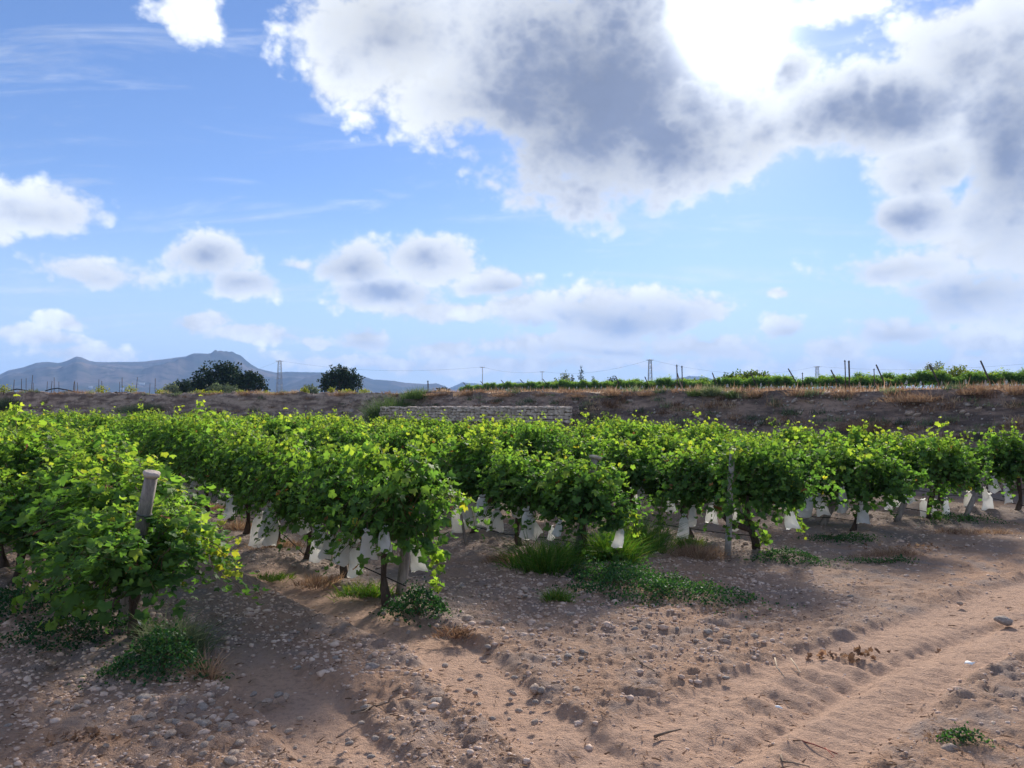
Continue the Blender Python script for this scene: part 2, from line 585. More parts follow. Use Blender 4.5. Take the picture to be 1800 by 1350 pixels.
# vineyard rows: end of each row at the headland (measured on the ground in the photograph) and the direction they run
ROW_END = [(-3.54, 7.27), (-1.41, 8.97), (0.99, 11.35), (3.9, 12.25), (6.36, 14.2), (8.45, 15.4), (10.9, 16.6), (13.2, 18.0), (-6.2, 9.6)]
ROW_DIR = np.array([-0.575, 0.818]); ROW_DIR /= np.linalg.norm(ROW_DIR)
DIRS = [ROW_DIR] * 9
DIRS[8] = np.array([-0.66, 0.751]); DIRS[8] = DIRS[8] / np.linalg.norm(DIRS[8])      # short outer row at the left


def row_dist(x, y):
    best = np.full(np.shape(x), 9.0)
    for (ex, ey), dr in zip(ROW_END, DIRS):
        rx, ry = x - ex, y - ey
        s = np.maximum(rx * dr[0] + ry * dr[1], -0.2)
        best = np.minimum(best, np.hypot(rx - s * dr[0], ry - s * dr[1]))
    return best


def ground_z(x, y, detail=True, want=False):
    x = np.asarray(x, float); y = np.asarray(y, float)
    r = np.hypot(x, y)
    z = 0.05 * fbm(x, y, 0.16, 2)
    rd = row_dist(x, y)
    near_row = sstep(rd, 1.5, 0.35)
    z = z + 0.07 * sstep(rd, 0.8, 0.1)
    lane = np.zeros_like(z); rim = np.zeros_like(z); rip = np.zeros_like(z)
    sel = r < 26
    if sel.any():
        xs, ys = x[sel], y[sel]
        for pp, hw, dep, mode in TR:
            d, sg, arc = track_dist(xs, ys, pp)
            hwv = hw * (1 + 0.18 * fbm(xs, ys, 1.1, 2))
            ln = sstep(d, hwv * 1.15, hwv * 0.75)
            rm = np.exp(-((d - hwv * 1.45) / (hwv * 0.42)) ** 2)
            zz = -dep * ln + 0.032 * rm * (0.6 + 0.8 * fbm(xs, ys, 2.2, 2))
            if mode == 1:
                zz += ln * 0.0035 * np.sin(arc * 2 * np.pi / 0.17 + sg * d * 9.0)
            if mode == 2:
                zz += sstep(d, 0.55, 0.25) * 0.022 * np.sin(arc * 2 * np.pi / 0.34 + 1.4 * sg * d) * sstep(fbm(xs, ys, 0.9, 2), -0.35, 0.1)
                ln = ln * 0.3
            tot = arc.max(); fade = sstep(arc, 0.0, 1.2) * sstep(arc, tot, tot - 1.2)
            zz = zz * fade; ln = ln * fade; rm = rm * fade
            rip[sel] += zz
            lane[sel] = np.maximum(lane[sel], ln)
            rim[sel] = np.maximum(rim[sel], rm)
    z = z + rip
    if detail:
        clod = 0.060 * np.maximum(ridged(x, y, 0.9, 3) - 0.1, 0) * (0.35 + 0.65 * sstep(fbm(x, y, 0.55, 2), -0.2, 0.35))
        lumps = 0.036 * fbm(x, y, 3.4, 3, 0.6) + 0.026 * fbm(x, y, 10.0, 3, 0.65) * (0.5 + sstep(fbm(x, y, 0.9, 2), -0.3, 0.3))
        crust = 0.030 * np.maximum(ridged(x + 0.1 * fbm(x, y, 2.0, 2), y, 2.6, 3, 0.6) - 0.05, 0) * sstep(fbm(x, y, 0.45, 2), -0.25, 0.25)
        z = z + (clod * 0.7 + lumps + crust) * (1 - 0.65 * lane) * (1.0 + 0.2 * rim)
    if want:
        return z, lane, near_row
    return z


def gz(x, y):
    return float(ground_z(np.array([x]), np.array([y]))[0])


# ---- the ground: one sheet, fine in front of the camera
azs = np.concatenate([np.arange(-180, -48, 6.0), np.arange(-48, 48, 0.13), np.arange(48, 180.1, 6.0)])
rs = np.concatenate([[0.02, 0.6, 1.3, 2.2, 3.0, 3.6], np.geomspace(4.1, 32, 410), np.geomspace(33, 90, 26)])
AZ, RR = np.meshgrid(np.radians(azs), rs, indexing='ij')
X, Y = RR * np.sin(AZ), RR * np.cos(AZ)
Z, lane, nrow = ground_z(X, Y, True, True)
na, nr = AZ.shape
i, j = np.meshgrid(np.arange(na - 1), np.arange(nr - 1), indexing='ij')
a = (i * nr + j).ravel()
Q = np.stack([a, a + 1, a + nr + 1, a + nr], 1)
tint = np.stack([nrow.ravel(), lane.ravel(), np.zeros(na * nr)], 1)
ground = tag(link('ground', make_mesh('ground', np.stack([X, Y, Z], -1), [Q], MAT['dirt'], True, tint)), kind='structure')

# ---- the bank between the field and the terrace
azb = np.arange(-66, 72, 0.09)
rf = bank_r(azb)
vs = np.linspace(0, 1, 30)
AZ, VV = np.meshgrid(azb, vs, indexing='ij')
RF = np.repeat(rf[:, None], len(vs), 1)
sx, sy = np.sin(np.radians(AZ)), np.cos(np.radians(AZ))
FX, FY = RF * sx, RF * sy
leftness = sstep(FX, -6.0, -12.0)
width = 2.4 + 1.0 * leftness + 0.5 * fbm(FX, FY, 0.2, 2)
H = terrace_z(FX + 2 * sx, FY + 2 * sy) + 0.06
slope = VV ** 0.85
steps = 3.0
u = VV * steps
tier = (np.floor(u) + sstep(u - np.floor(u), 0.12, 0.5)) / steps
prof = np.where(VV >= 1, 1.0, slope * (1 - leftness) + np.minimum(tier, 1.0) * leftness)
rough = fbm(FX * 1.0 + VV * 3, FY + VV * 5, 1.1, 4, 0.6)
off = width * VV + 0.30 * rough * np.sin(np.pi * np.clip(VV, 0.05, 1))
BX, BY = FX + off * sx, FY + off * sy
edge = np.sin(np.pi * np.clip(VV, 0, 1)) ** 0.5
BZ = -0.25 + (H + 0.25) * prof + edge * (0.30 * rough + 0.10 * fbm(FX * 2 + VV * 9, FY * 2 + VV * 7, 2.1, 3)) + 0.10 * sstep(VV, 0.7, 1.0) * fbm(FX, FY, 0.7, 3)
na, nv = AZ.shape
i, j = np.meshgrid(np.arange(na - 1), np.arange(nv - 1), indexing='ij')
a = (i * nv + j).ravel()
bank = tag(link('embankment', make_mesh('embankment', np.stack([BX, BY, BZ], -1), [np.stack([a, a + 1, a + nv + 1, a + nv], 1)], MAT['bank_soil'], True)), kind='structure')
bank_top_r = np.hypot(BX[:, -1], BY[:, -1])
bank_top_z = BZ[:, -1]


def bank_point(px, v):
    """a point on the bank face for a bearing given by its picture column; v from foot (0) to lip (1)"""
    azd = math.degrees(math.atan2((px - CX) / FPX, math.cos(PITCH)))
    k = int(np.clip(round((azd - azb[0]) / 0.09), 0, len(azb) - 1))
    j = int(np.clip(round(v * (nv - 1)), 0, nv - 1))
    return Vector((BX[k, j], BY[k, j], BZ[k, j]))


# ---- the terrace behind it, on to the plain
rs2 = np.concatenate([[0.0, 1.5, 3, 5, 8, 12, 17, 24, 33, 45, 60, 80, 110, 150, 220, 320, 500, 800, 1300, 2200, 4000, 7000, 12000]])
azt = azb[::6]
AZ, RR = np.meshgrid(azt, rs2, indexing='ij')
R0 = np.interp(azt, azb, bank_top_r)[:, None]
RR = R0 + RR
X, Y = RR * np.sin(np.radians(AZ)), RR * np.cos(np.radians(AZ))
Z = terrace_z(X, Y) + 0.06 * fbm(X, Y, 0.4, 3)
lipz = np.interp(azt, azb, bank_top_z)
Z[:, 0] = lipz
na, nr = AZ.shape
i, j = np.meshgrid(np.arange(na - 1), np.arange(nr - 1), indexing='ij')
a = (i * nr + j).ravel()
terrace = tag(link('terrace', make_mesh('terrace', np.stack([X, Y, Z], -1), [np.stack([a, a + 1, a + nr + 1, a + nr], 1)], MAT['terrace_soil'], True)), kind='structure')


# ---- mountains on the skyline
MOUNT = []

def mountain(name, sky_line, dist, depth, lo, hi, step, seed):
    pxs = np.arange(lo, hi, step)
    ys = np.interp(pxs, [p[0] for p in sky_line], [p[1] for p in sky_line])
    ys = ys + 0.5 * fbm(pxs, pxs * 0 + seed, 0.09, 4, 0.6)
    n = 44
    V = np.zeros((len(pxs), n, 3))
    for k, (px, py) in enumerate(zip(pxs, ys)):
        d = ray(px, py)
        s = 1.0 / math.hypot(d.x, d.y)
        hr = (EYE + d.z * s * dist)
        for q in range(n):
            f = q / (n - 1) * 1.5
            rr = dist - depth * (1 - f)
            V[k, q] = (d.x * s * rr, d.y * s * rr, max(hr, 0))
    f = np.broadcast_to((np.arange(n) / (n - 1) * 1.5)[None, :], V.shape[:2])
    up = np.where(f <= 1, f, np.maximum(2 - f, 0) * 0.9 + 0.1)
    rid = ridged(V[..., 0] + seed * 900, V[..., 1] * 0.45, 1 / 900.0, 5, 0.55)
    g = np.where(f <= 1, np.sin(np.pi * np.clip(f, 0, 1)), 0)
    z = V[..., 2] * (up ** 1.15) * (1 + 0.6 * g * rid)
    z[:, f[0] <= 0.001] = 0
    V[..., 2] = np.minimum(z, V[..., 2])
    i, j = np.meshgrid(np.arange(len(pxs) - 1), np.arange(n - 1), indexing='ij')
    a = (i * n + j).ravel()
    MOUNT.append((pxs, V))
    return tag(link(name, make_mesh(name, V, [np.stack([a, a + n, a + n + 1, a + 1], 1)], MAT['mountain_rock'], True)), kind='structure')


mountain('mountain', [(-500, 690), (-200, 678), (-80, 668), (0, 657), (14, 650), (39, 645), (64, 637), (86, 635), (103, 637), (117, 633), (130, 627), (135, 625.5), (143, 626.5),
                      (158, 633), (169, 635), (224, 635), (253, 634), (292, 629.5), (327, 624.5), (341, 619), (359, 619.5), (394, 623), (408, 624), (423, 628.5),
                      (435, 638), (454, 648), (485, 654.5), (505, 653), (540, 653), (583, 654), (633, 660), (658, 666.5), (690, 668.5), (713, 672), (747, 674.4), (767, 673),
                      (784, 679), (800, 690), (840, 706), (900, 716)], 7000, 3200, -480, 900, 2.5, 3)
mountain('mountain', [(700, 700), (770, 690), (796, 680), (813, 672), (835, 673), (862, 675.5), (891, 675.5), (918, 673), (935, 678), (962, 675.5), (995, 672), (1040, 671), (1100, 676),
                      (1152, 671), (1178, 666), (1211, 660.5), (1237, 660.5), (1262, 668), (1320, 680), (1500, 690), (2000, 684), (2600, 700)], 9500, 3000, 700, 2600, 4, 8)


# ---------------------------------------------------------------- plant materials
def leaf_mat(name, stops, trans=0.4, trans_gain=(1.5, 1.7, 0.5), rough=0.6, spec=0.16):
    """tint.r picks the leaf's own colour, tint.g its lightness"""
    m, t, b = new_mat(name)
    at = t.add('ShaderNodeAttribute', attribute_name='tint')
    s = t.add('ShaderNodeSeparateColor')
    t.l.new(at.outputs['Color'], s.inputs[0])
    col = t.ramp(s.outputs[0], stops)
    v = t.vec('SCALE', col)
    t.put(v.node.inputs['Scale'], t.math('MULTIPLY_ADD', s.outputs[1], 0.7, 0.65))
    t.put(b.inputs['Base Color'], v)
    b.inputs['Roughness'].default_value = rough
    b.inputs['Specular IOR Level'].default_value = spec
    tr = t.add('ShaderNodeBsdfTranslucent')
    t.put(tr.inputs['Color'], t.vec('MULTIPLY', v, trans_gain))
    mx = t.add('ShaderNodeMixShader')
    mx.inputs[0].default_value = trans
    t.l.new(b.outputs[0], mx.inputs[1])
    t.l.new(tr.outputs[0], mx.inputs[2])
    out = [n for n in m.node_tree.nodes if n.type == 'OUTPUT_MATERIAL'][0]
    t.l.new(mx.outputs[0], out.inputs[0])
    return m


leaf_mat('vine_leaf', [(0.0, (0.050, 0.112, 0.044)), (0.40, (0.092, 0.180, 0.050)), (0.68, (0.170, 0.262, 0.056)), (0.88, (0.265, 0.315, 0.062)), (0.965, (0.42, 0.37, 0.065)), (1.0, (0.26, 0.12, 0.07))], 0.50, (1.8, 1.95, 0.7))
leaf_mat('weed_leaf', [(0.0, (0.020, 0.060, 0.030)), (0.5, (0.045, 0.120, 0.048)), (0.8, (0.095, 0.165, 0.045)), (1.0, (0.24, 0.20, 0.07))], 0.35)
leaf_mat('grass_blade', [(0.0, (0.035, 0.095, 0.022)), (0.6, (0.085, 0.190, 0.035)), (1.0, (0.25, 0.24, 0.08))], 0.4)
leaf_mat('grey_green', [(0.0, (0.085, 0.115, 0.075)), (0.6, (0.165, 0.205, 0.125)), (1.0, (0.28, 0.29, 0.18))], 0.35, (1.2, 1.25, 0.8))
leaf_mat('broom_green', [(0.0, (0.050, 0.090, 0.042)), (0.6, (0.110, 0.175, 0.068)), (1.0, (0.17, 0.20, 0.09))], 0.3, (1.3, 1.4, 0.7))
leaf_mat('dry_grass', [(0.0, (0.17, 0.105, 0.072)), (0.5, (0.34, 0.215, 0.145)), (1.0, (0.54, 0.41, 0.29))], 0.3, (1.2, 1.1, 0.9), 0.9, 0.05)
leaf_mat('yellow_leaf', [(0.0, (0.13, 0.18, 0.03)), (0.6, (0.27, 0.29, 0.05)), (1.0, (0.38, 0.34, 0.08))], 0.4, (1.6, 1.6, 0.6))
leaf_mat('pine_needle', [(0.0, (0.012, 0.030, 0.016)), (0.6, (0.026, 0.055, 0.026)), (1.0, (0.055, 0.085, 0.038))], 0.15, (1.2, 1.3, 0.8))
leaf_mat('tree_leaf', [(0.0, (0.050, 0.090, 0.022)), (0.6, (0.120, 0.170, 0.035)), (1.0, (0.26, 0.24, 0.06))], 0.4)
simple_mat('bark', (0.040, 0.028, 0.022), (0.115, 0.082, 0.062), 14.0, 0.95, 1.0, 0.02, stretch=(1, 1, 0.25))
simple_mat('cane', (0.075, 0.055, 0.028), (0.15, 0.11, 0.055), 10.0, 0.7, 0.0)
simple_mat('old_wood', (0.15, 0.125, 0.11), (0.33, 0.285, 0.25), 6.0, 0.9, 0.8, 0.01, stretch=(3, 3, 0.3))
simple_mat('dark_wood', (0.06, 0.048, 0.042), (0.13, 0.105, 0.09), 6.0, 0.9, 0.3, 0.01, stretch=(3, 3, 0.3))
simple_mat('concrete', (0.27, 0.25, 0.225), (0.42, 0.39, 0.35), 9.0, 0.9, 0.5, 0.006)
simple_mat('twig', (0.11, 0.075, 0.055), (0.27, 0.20, 0.15), 15.0, 0.9, 0.3, 0.004)
simple_mat('pale_twig', (0.40, 0.31, 0.22), (0.58, 0.46, 0.34), 15.0, 0.9, 0.0)
simple_mat('red_twig', (0.20, 0.055, 0.04), (0.36, 0.13, 0.09), 15.0, 0.8, 0.0)
simple_mat('black_hose', (0.012, 0.012, 0.013), (0.03, 0.03, 0.032), 10.0, 0.9, 0.0, spec=0.03)
simple_mat('wire', (0.10, 0.10, 0.10), (0.16, 0.155, 0.15), 10.0, 0.8, 0.0, spec=0.05)
simple_mat('steel', (0.20, 0.21, 0.22), (0.34, 0.35, 0.36), 2.0, 0.55, 0.0)
simple_mat('litter', (0.70, 0.72, 0.74), (0.82, 0.83, 0.84), 12.0, 0.7, 0.3, 0.004)
simple_mat('whitewash', (0.58, 0.56, 0.53), (0.74, 0.72, 0.68), 0.5, 0.9, 0.0)
m, t, b = new_mat('bag_cloth')
n = t.noise(t.add('ShaderNodeTexCoord').outputs['Object'], 9.0, 4.0, 0.6)
oi = t.add('ShaderNodeObjectInfo')
cc = t.mix(t.smooth(n, 0.5, 0.78, 0.0, 0.55), (0.93, 0.94, 0.95, 1), (0.72, 0.67, 0.58, 1))
cc = t.mix(t.math('MULTIPLY', oi.outputs['Random'], 0.35), cc, (0.72, 0.67, 0.57, 1))
t.put(b.inputs['Base Color'], cc)
b.inputs['Roughness'].default_value = 0.85
tr = t.add('ShaderNodeBsdfTranslucent')
t.put(tr.inputs['Color'], cc)
mx = t.add('ShaderNodeMixShader')
mx.inputs[0].default_value = 0.55
t.l.new(b.outputs[0], mx.inputs[1]); t.l.new(tr.outputs[0], mx.inputs[2])
t.l.new(mx.outputs[0], [q for q in m.node_tree.nodes if q.type == 'OUTPUT_MATERIAL'][0].inputs[0])
bump(t, b, t.noise(t.add('ShaderNodeTexCoord').outputs['Object'], 30.0, 3.0, 0.6), 0.25, 0.006)


# ---------------------------------------------------------------- leaves
def leaf_template(lobes=True, curl=0.25, seed=0):
    r_ = np.random.default_rng(seed)
    if lobes:
        half = [(0, 1.0), (20, .80), (38, .66), (60, .92), (84, .72), (104, .62), (128, .78), (158, .55)]
    else:
        half = [(0, 1.0), (40, .72), (90, .55), (140, .45)]
    ang = [a for a, _ in half] + [180] + [-a for a, _ in half[:0:-1]]
    rad = [q for _, q in half] + [0.22] + [q for _, q in half[:0:-1]]
    ang = np.radians(np.array(ang, float)); rad = np.array(rad) * (1 + 0.08 * r_.uniform(-1, 1, len(rad)))
    x, y = np.sin(ang) * rad * 0.55, np.cos(ang) * rad * 0.55 + 0.42
    d2 = x ** 2 + (y - 0.42) ** 2
    z = curl * d2 * 1.6 - 0.25 * curl * np.abs(x) + 0.10 * r_.uniform(-1, 1, len(x)) - 0.22 * np.maximum(y - 0.4, 0) ** 1.4
    V = np.concatenate([[[0, 0.42, -0.05]], np.stack([x, y, z], 1)])
    n = len(x)
    T = np.array([(0, 1 + (k + 1) % n, 1 + k) for k in range(n)])
    return V, T


def blade_template():
    V = np.array([(-.5, 0, 0), (.5, 0, 0), (-.36, .5, .06), (.36, .5, .06), (0, 1, -.05)])
    return V, np.array([(0, 1, 3), (0, 3, 2), (2, 3, 4)])


LEAFT = [leaf_template(True, c, k) for k, c in enumerate((0.9, -0.65, 1.25, 0.5, -0.95))]
SMALLT = [leaf_template(False, c, 20 + k) for k, c in enumerate((0.4, -0.3))]


def leaf_cloud(pos, axis, nrm, size, temps, tint, wide=1.0):
    pos, axis, nrm = (np.asarray(q, float) for q in (pos, axis, nrm))
    size = np.asarray(size, float)
    axis = axis / (np.linalg.norm(axis, axis=1)[:, None] + 1e-9)
    side = np.cross(axis, nrm); side /= np.linalg.norm(side, axis=1)[:, None] + 1e-9
    up = np.cross(side, axis)
    which = rng.integers(0, len(temps), len(pos))
    Vs, Ts, Cs, n = [], [], [], 0
    for k, (TV, TT) in enumerate(temps):
        s = np.where(which == k)[0]
        if not len(s): continue
        V = pos[s][:, None, :] + size[s][:, None, None] * (TV[None, :, 0:1] * wide * side[s][:, None, :] + TV[None, :, 1:2] * axis[s][:, None, :] + TV[None, :, 2:3] * up[s][:, None, :])
        kk = TV.shape[0]
        F = TT[None] + (np.arange(len(s)) * kk)[:, None, None] + n
        Vs.append(V.reshape(-1, 3)); Ts.append(F.reshape(-1, 3)); Cs.append(np.repeat(tint[s], kk, 0))
        n += len(s) * kk
    return np.concatenate(Vs), np.concatenate(Ts), np.concatenate(Cs)


def unit(n):
    v = rng.normal(size=(n, 3))
    return v / np.linalg.norm(v, axis=1)[:, None]


# ---------------------------------------------------------------- a grapevine: trunk, cordon, canes, foliage
def vine_foliage(nshoot=74, height=1.85, reach=0.62, length=1.5, yellow=0.0, leaf=0.122):
    """shoots leave a cordon lying along local x at 0.8 m, climb and arch over to both sides"""
    P, A, N, S, C, canes = [], [], [], [], [], []
    lop = rng.normal(0, 0.12)
    for k in range(nshoot):
        x0 = float(np.clip(rng.normal(0, 0.30), -0.6, 0.6)) * length
        z0 = 0.80 + rng.uniform(-0.10, 0.1)
        side = rng.choice([-1, 1])
        kind = rng.random()
        top = (height - z0) * (1.0 - 0.42 * (x0 / (0.6 * length)) ** 2) * (1 + lop * x0 / length) + rng.normal(0, 0.06)
        if kind < 0.30:       # upright
            h, dx, a, bq = rng.uniform(0.05, 0.34) * reach / .55, rng.normal(0, 0.16) + .2 * x0, top * 1.0, 0.0
        elif kind < 0.34:     # stray shoot standing out of the canopy
            h, dx, a, bq = rng.uniform(0.1, 0.4), rng.normal(0, 0.3), top * rng.uniform(1.1, 1.28), 0.0
        elif kind < 0.80:     # arching over and hanging
            h, dx = rng.uniform(0.32, 0.70) * reach / .55, rng.normal(0, 0.25) + .25 * x0
            peak = top * rng.uniform(0.55, 0.95)
            drop = rng.uniform(0.4, 1.25) * peak
            tp = rng.uniform(0.42, 0.60)
            a, bq = peak, (tp, drop)
        else:                 # low skirt
            h, dx = rng.uniform(0.15, 0.58) * reach / .55, rng.normal(0, 0.25)
            a, bq = rng.uniform(0.02, 0.35), (0.4, rng.uniform(0.3, 0.72))
        n = int(rng.uniform(24, 33))
        tq = np.sort(rng.uniform(0.04, 1.0, n))
        if bq == 0.0:
            z = z0 + a * tq ** 0.9
        else:
            tp, drop = bq
            z = z0 + np.where(tq < tp, a * np.sin(0.5 * np.pi * tq / tp), a - drop * ((tq - tp) / (1 - tp)) ** 1.6)
        y = side * h * tq ** 1.15 + 0.05 * np.sin(9 * tq + k)
        x = x0 + dx * tq + 0.05 * np.cos(7 * tq + k)
        p = np.stack([x, y, z], 1)
        canes.append(p[::4])
        sz = leaf * (1.12 - 0.45 * tq ** 2) * rng.uniform(0.72, 1.25, n)
        jit = unit(n) * rng.uniform(0.04, 0.13, n)[:, None]
        pos = p + jit
        out = np.stack([0.35 * rng.normal(size=n), side * (0.35 + 0.8 * np.abs(y) / 0.5) + 0.5 * rng.normal(size=n), np.zeros(n)], 1)
        ax = out + np.array([0, 0, -0.65]) + 0.55 * rng.normal(size=(n, 3))
        nr = out * 0.7 + np.array([0, 0, 0.9]) + 0.45 * rng.normal(size=(n, 3))
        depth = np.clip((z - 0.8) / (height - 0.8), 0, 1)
        young = np.clip(0.08 + 0.28 * tq ** 2 + 0.44 * depth ** 2 + rng.normal(0, 0.09, n) + yellow, 0, 0.90)  # young tips; the height term paints the sunlit canopy top into the colour
        old = rng.random(n)
        young = np.where(old > 0.998, 0.96, np.where(old > 0.993, 1.0, young))
        P.append(pos); A.append(ax); N.append(nr); S.append(sz); C.append(np.stack([young, rng.random(n), young * 0], 1))
    P, A, N, S, C = (np.concatenate(q) for q in (P, A, N, S, C))
    keep = P[:, 2] > 0.30
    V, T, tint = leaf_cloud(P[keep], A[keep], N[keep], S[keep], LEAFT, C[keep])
    mb = MB()
    for p in canes:
        mb.tube(p, np.linspace(0.006, 0.003, len(p)), 3, False)
    return make_mesh('foliage', V, [T], MAT['vine_leaf'], False, tint), mb.mesh('branchwork', MAT['cane'])


def vine_trunk(lean=0.1, seed=0):
    r_ = np.random.default_rng(seed)
    mb = MB()
    t_ = np.linspace(0, 1, 9)
    pts = np.stack([lean * t_ + 0.035 * np.sin(5 * t_ + seed), 0.04 * np.sin(4 * t_ + 2 * seed), -0.12 + 0.98 * t_], 1)
    rad = 0.052 - 0.018 * t_ + 0.012 * np.sin(11 * t_ + seed) + 0.03 * np.exp(-t_ * 14)
    mb.tube(pts, rad, 8, True, 0.16)
    me_t = mb.mesh('trunk', MAT['bark'])
    mb = MB()
    for s in (-1, 1):
        u_ = np.linspace(0, 1, 7)
        p = np.stack([lean + s * 0.66 * u_, 0.03 * np.sin(6 * u_ + seed), 0.84 + 0.10 * np.sin(1.6 * u_) + 0.02 * np.sin(9 * u_)], 1)
        mb.tube(p, 0.030 - 0.014 * u_, 6, True, 0.15)
    return me_t, mb.mesh('cordon', MAT['bark'])


FOL = [vine_foliage(height=h, reach=rc, yellow=yl) for h, rc, yl in
       ((1.86, .62, 0), (1.80, .68, .05), (1.90, .58, .0), (1.78, .64, .08), (1.84, .7, .02), (1.88, .6, .1), (1.76, .64, .03), (1.82, .66, .06))]
TRK = [vine_trunk(ln, k) for k, ln in enumerate((0.12, -0.08, 0.2, 0.02))]
LEAFM = []
for k in range(10):
    TV, TT = LEAFT[k % len(LEAFT)]
    y0 = (0.25, 0.35, 0.45, 0.55, 0.66, 0.4, 0.6, 0.76, 0.3, 0.82)[k]
    LEAFM.append(make_mesh('leaf', TV * 0.135, [TT], MAT['vine_leaf'], False, np.tile([[y0, 0.3 + 0.06 * k, 0]], (len(TV), 1))))


ORD = ['first', 'second', 'third', 'fourth', 'fifth', 'sixth', 'seventh', 'eighth', 'ninth', 'tenth', 'eleventh', 'twelfth', 'thirteenth', 'fourteenth', 'fifteenth',
       'sixteenth', 'seventeenth', 'eighteenth', 'nineteenth']
for tens, card in (('twentieth', 'twenty'), ('thirtieth', 'thirty'), ('fortieth', 'forty'), ('fiftieth', 'fifty'), ('sixtieth', 'sixty'), ('seventieth', 'seventy'), ('eightieth', 'eighty')):
    ORD += [tens] + [card + '-' + w_ for w_ in ORD[:9]]
ROW_ANGS = [math.atan2(d_[1], d_[0]) for d_ in DIRS]
VINE_SPACING = 1.45
# height (share of the usual), width, own look of the vine that ends each row
END_LOOK = {
    0: (0.68, 1.05, 'low bushy grapevine with sunlit yellow-green shoots in front of the slanting grey post'),
    1: (1.00, 0.95, 'tall leafy grapevine ending its row, side shoots hanging almost to the ground'),
    2: (0.80, 0.85, 'rounded grapevine ending its row above the big green weed mat'),
    3: (0.94, 0.95, 'grapevine beside the upright grey post, trunk bent like an elbow'),
    4: (0.90, 0.95, 'grapevine on two slanting trunks with one bag hanging at its middle'),
    5: (0.90, 0.95, 'grapevine with a cluster of bags low at its right side'),
    6: (0.92, 1.0, 'grapevine ending its row at the right edge of the picture'),
    7: (0.88, 1.0, 'grapevine of the farthest row on the right, in front of the dark bank'),
    8: (0.80, 1.1, 'dense dark grapevine filling the left edge behind the low yellow-green one'),
}


def bank_clear(x, y):
    return float(bank_r(np.array([math.degrees(math.atan2(x, y))]))[0]) - math.hypot(x, y)


nv_ = 0
VINES = {}
for r, (ex, ey) in enumerate(ROW_END):
    k = 0
    while True:
        s = k * VINE_SPACING
        x, y = ex + DIRS[r][0] * s, ey + DIRS[r][1] * s
        if bank_clear(x, y) < 1.6 or k > 44 or (r == 8 and k > 5): break
        hs = (1.0 - 0.014 * (r - 1 if 0 < r < 8 else 0)) * random.uniform(0.88, 1.1)
        ws = random.uniform(0.88, 1.2)
        if k == 0: hs, ws = END_LOOK[r][0], END_LOOK[r][1]
        if k == 1 and r in (0, 2): hs *= 0.93
        if r in (0, 8) and k: ws *= 1.12
        root = empty('grapevine', (x + random.uniform(-.05, .05), y + random.uniform(-.05, .05), gz(x, y)), ROW_ANGS[r] + random.choice((0, math.pi)) + random.uniform(-.06, .06))
        if r == 0 and k == 0: root.rotation_euler.z = ROW_ANGS[r]
        f = (nv_ * 5 + r * 3 + k) % len(FOL)
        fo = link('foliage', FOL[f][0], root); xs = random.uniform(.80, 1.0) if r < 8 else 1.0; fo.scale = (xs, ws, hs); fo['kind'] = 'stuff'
        br = link('branchwork', FOL[f][1], root); br.scale = (xs, ws, hs)
        tk = TRK[(nv_ * 3 + k) % len(TRK)]
        tt_ = link('trunk', tk[0], root); tt_.scale = (1, 1, hs)
        if hs < 0.75: tt_.scale = (1, 1, 0.72)
        cd = link('cordon', tk[1], root); cd.scale = (1, 1, hs)
        rowname = ORD[r]
        if k == 0: lab = END_LOOK[r][2]
        else: lab = f'leafy grapevine, {ORD[k]} from the track in the {rowname} row counting from the slanting post'
        if r == 8 and k: lab = f'dense grapevine at the left edge of the picture, {ORD[k]} of that outer row'
        tag(root, lab, 'grapevine', 'grapevines growing in rows across the field')
        VINES[(r, k)] = root
        # the nearest vines show single leaves
        if (k == 0 and r < 6) or (k == 1 and r < 3):
            fwd_ = np.array([-x, -y]) / math.hypot(x, y)
            cr, sr = math.cos(-root.rotation_euler.z), math.sin(-root.rotation_euler.z)
            lf = np.array([cr * fwd_[0] - sr * fwd_[1], sr * fwd_[0] + cr * fwd_[1]])
            for q in range(64 if k == 0 else 40):
                a = math.atan2(lf[1], lf[0]) + random.uniform(-1.25, 1.25)
                zz = random.uniform(0.62, 1.86)
                rad = (0.68 if zz < 1.5 else 0.68 - 0.7 * (zz - 1.5)) * random.uniform(0.88, 1.1)
                o = link('leaf', LEAFM[random.randrange(10) if zz > 1.3 else random.choice((0, 1, 2, 5, 8))], root)
                o.location = (math.cos(a) * rad * 1.15, math.sin(a) * rad * ws, zz * hs)
                tilt = Vector((math.cos(a), math.sin(a), random.uniform(-1.3, -0.1))).normalized()
                nn = Vector((math.cos(a) * 0.8, math.sin(a) * 0.8, 0.8)) + Vector((random.gauss(0, .4), random.gauss(0, .4), random.gauss(0, .3)))
                sd = tilt.cross(nn).normalized()
                o.rotation_euler = Matrix((sd, tilt, sd.cross(tilt))).transposed().to_euler()
                o.scale = (random.uniform(.8, 1.25),) * 3
        nv_ += 1
        k += 1
print('vines', nv_)


def world_part(name, me, root):
    """a part modelled in world coordinates, hung under its thing"""
    o = link(name, me, root)
    o.matrix_parent_inverse = (Matrix.Translation(root.location) @ Matrix.Rotation(root.rotation_euler.z, 4, 'Z')).inverted()
    return o


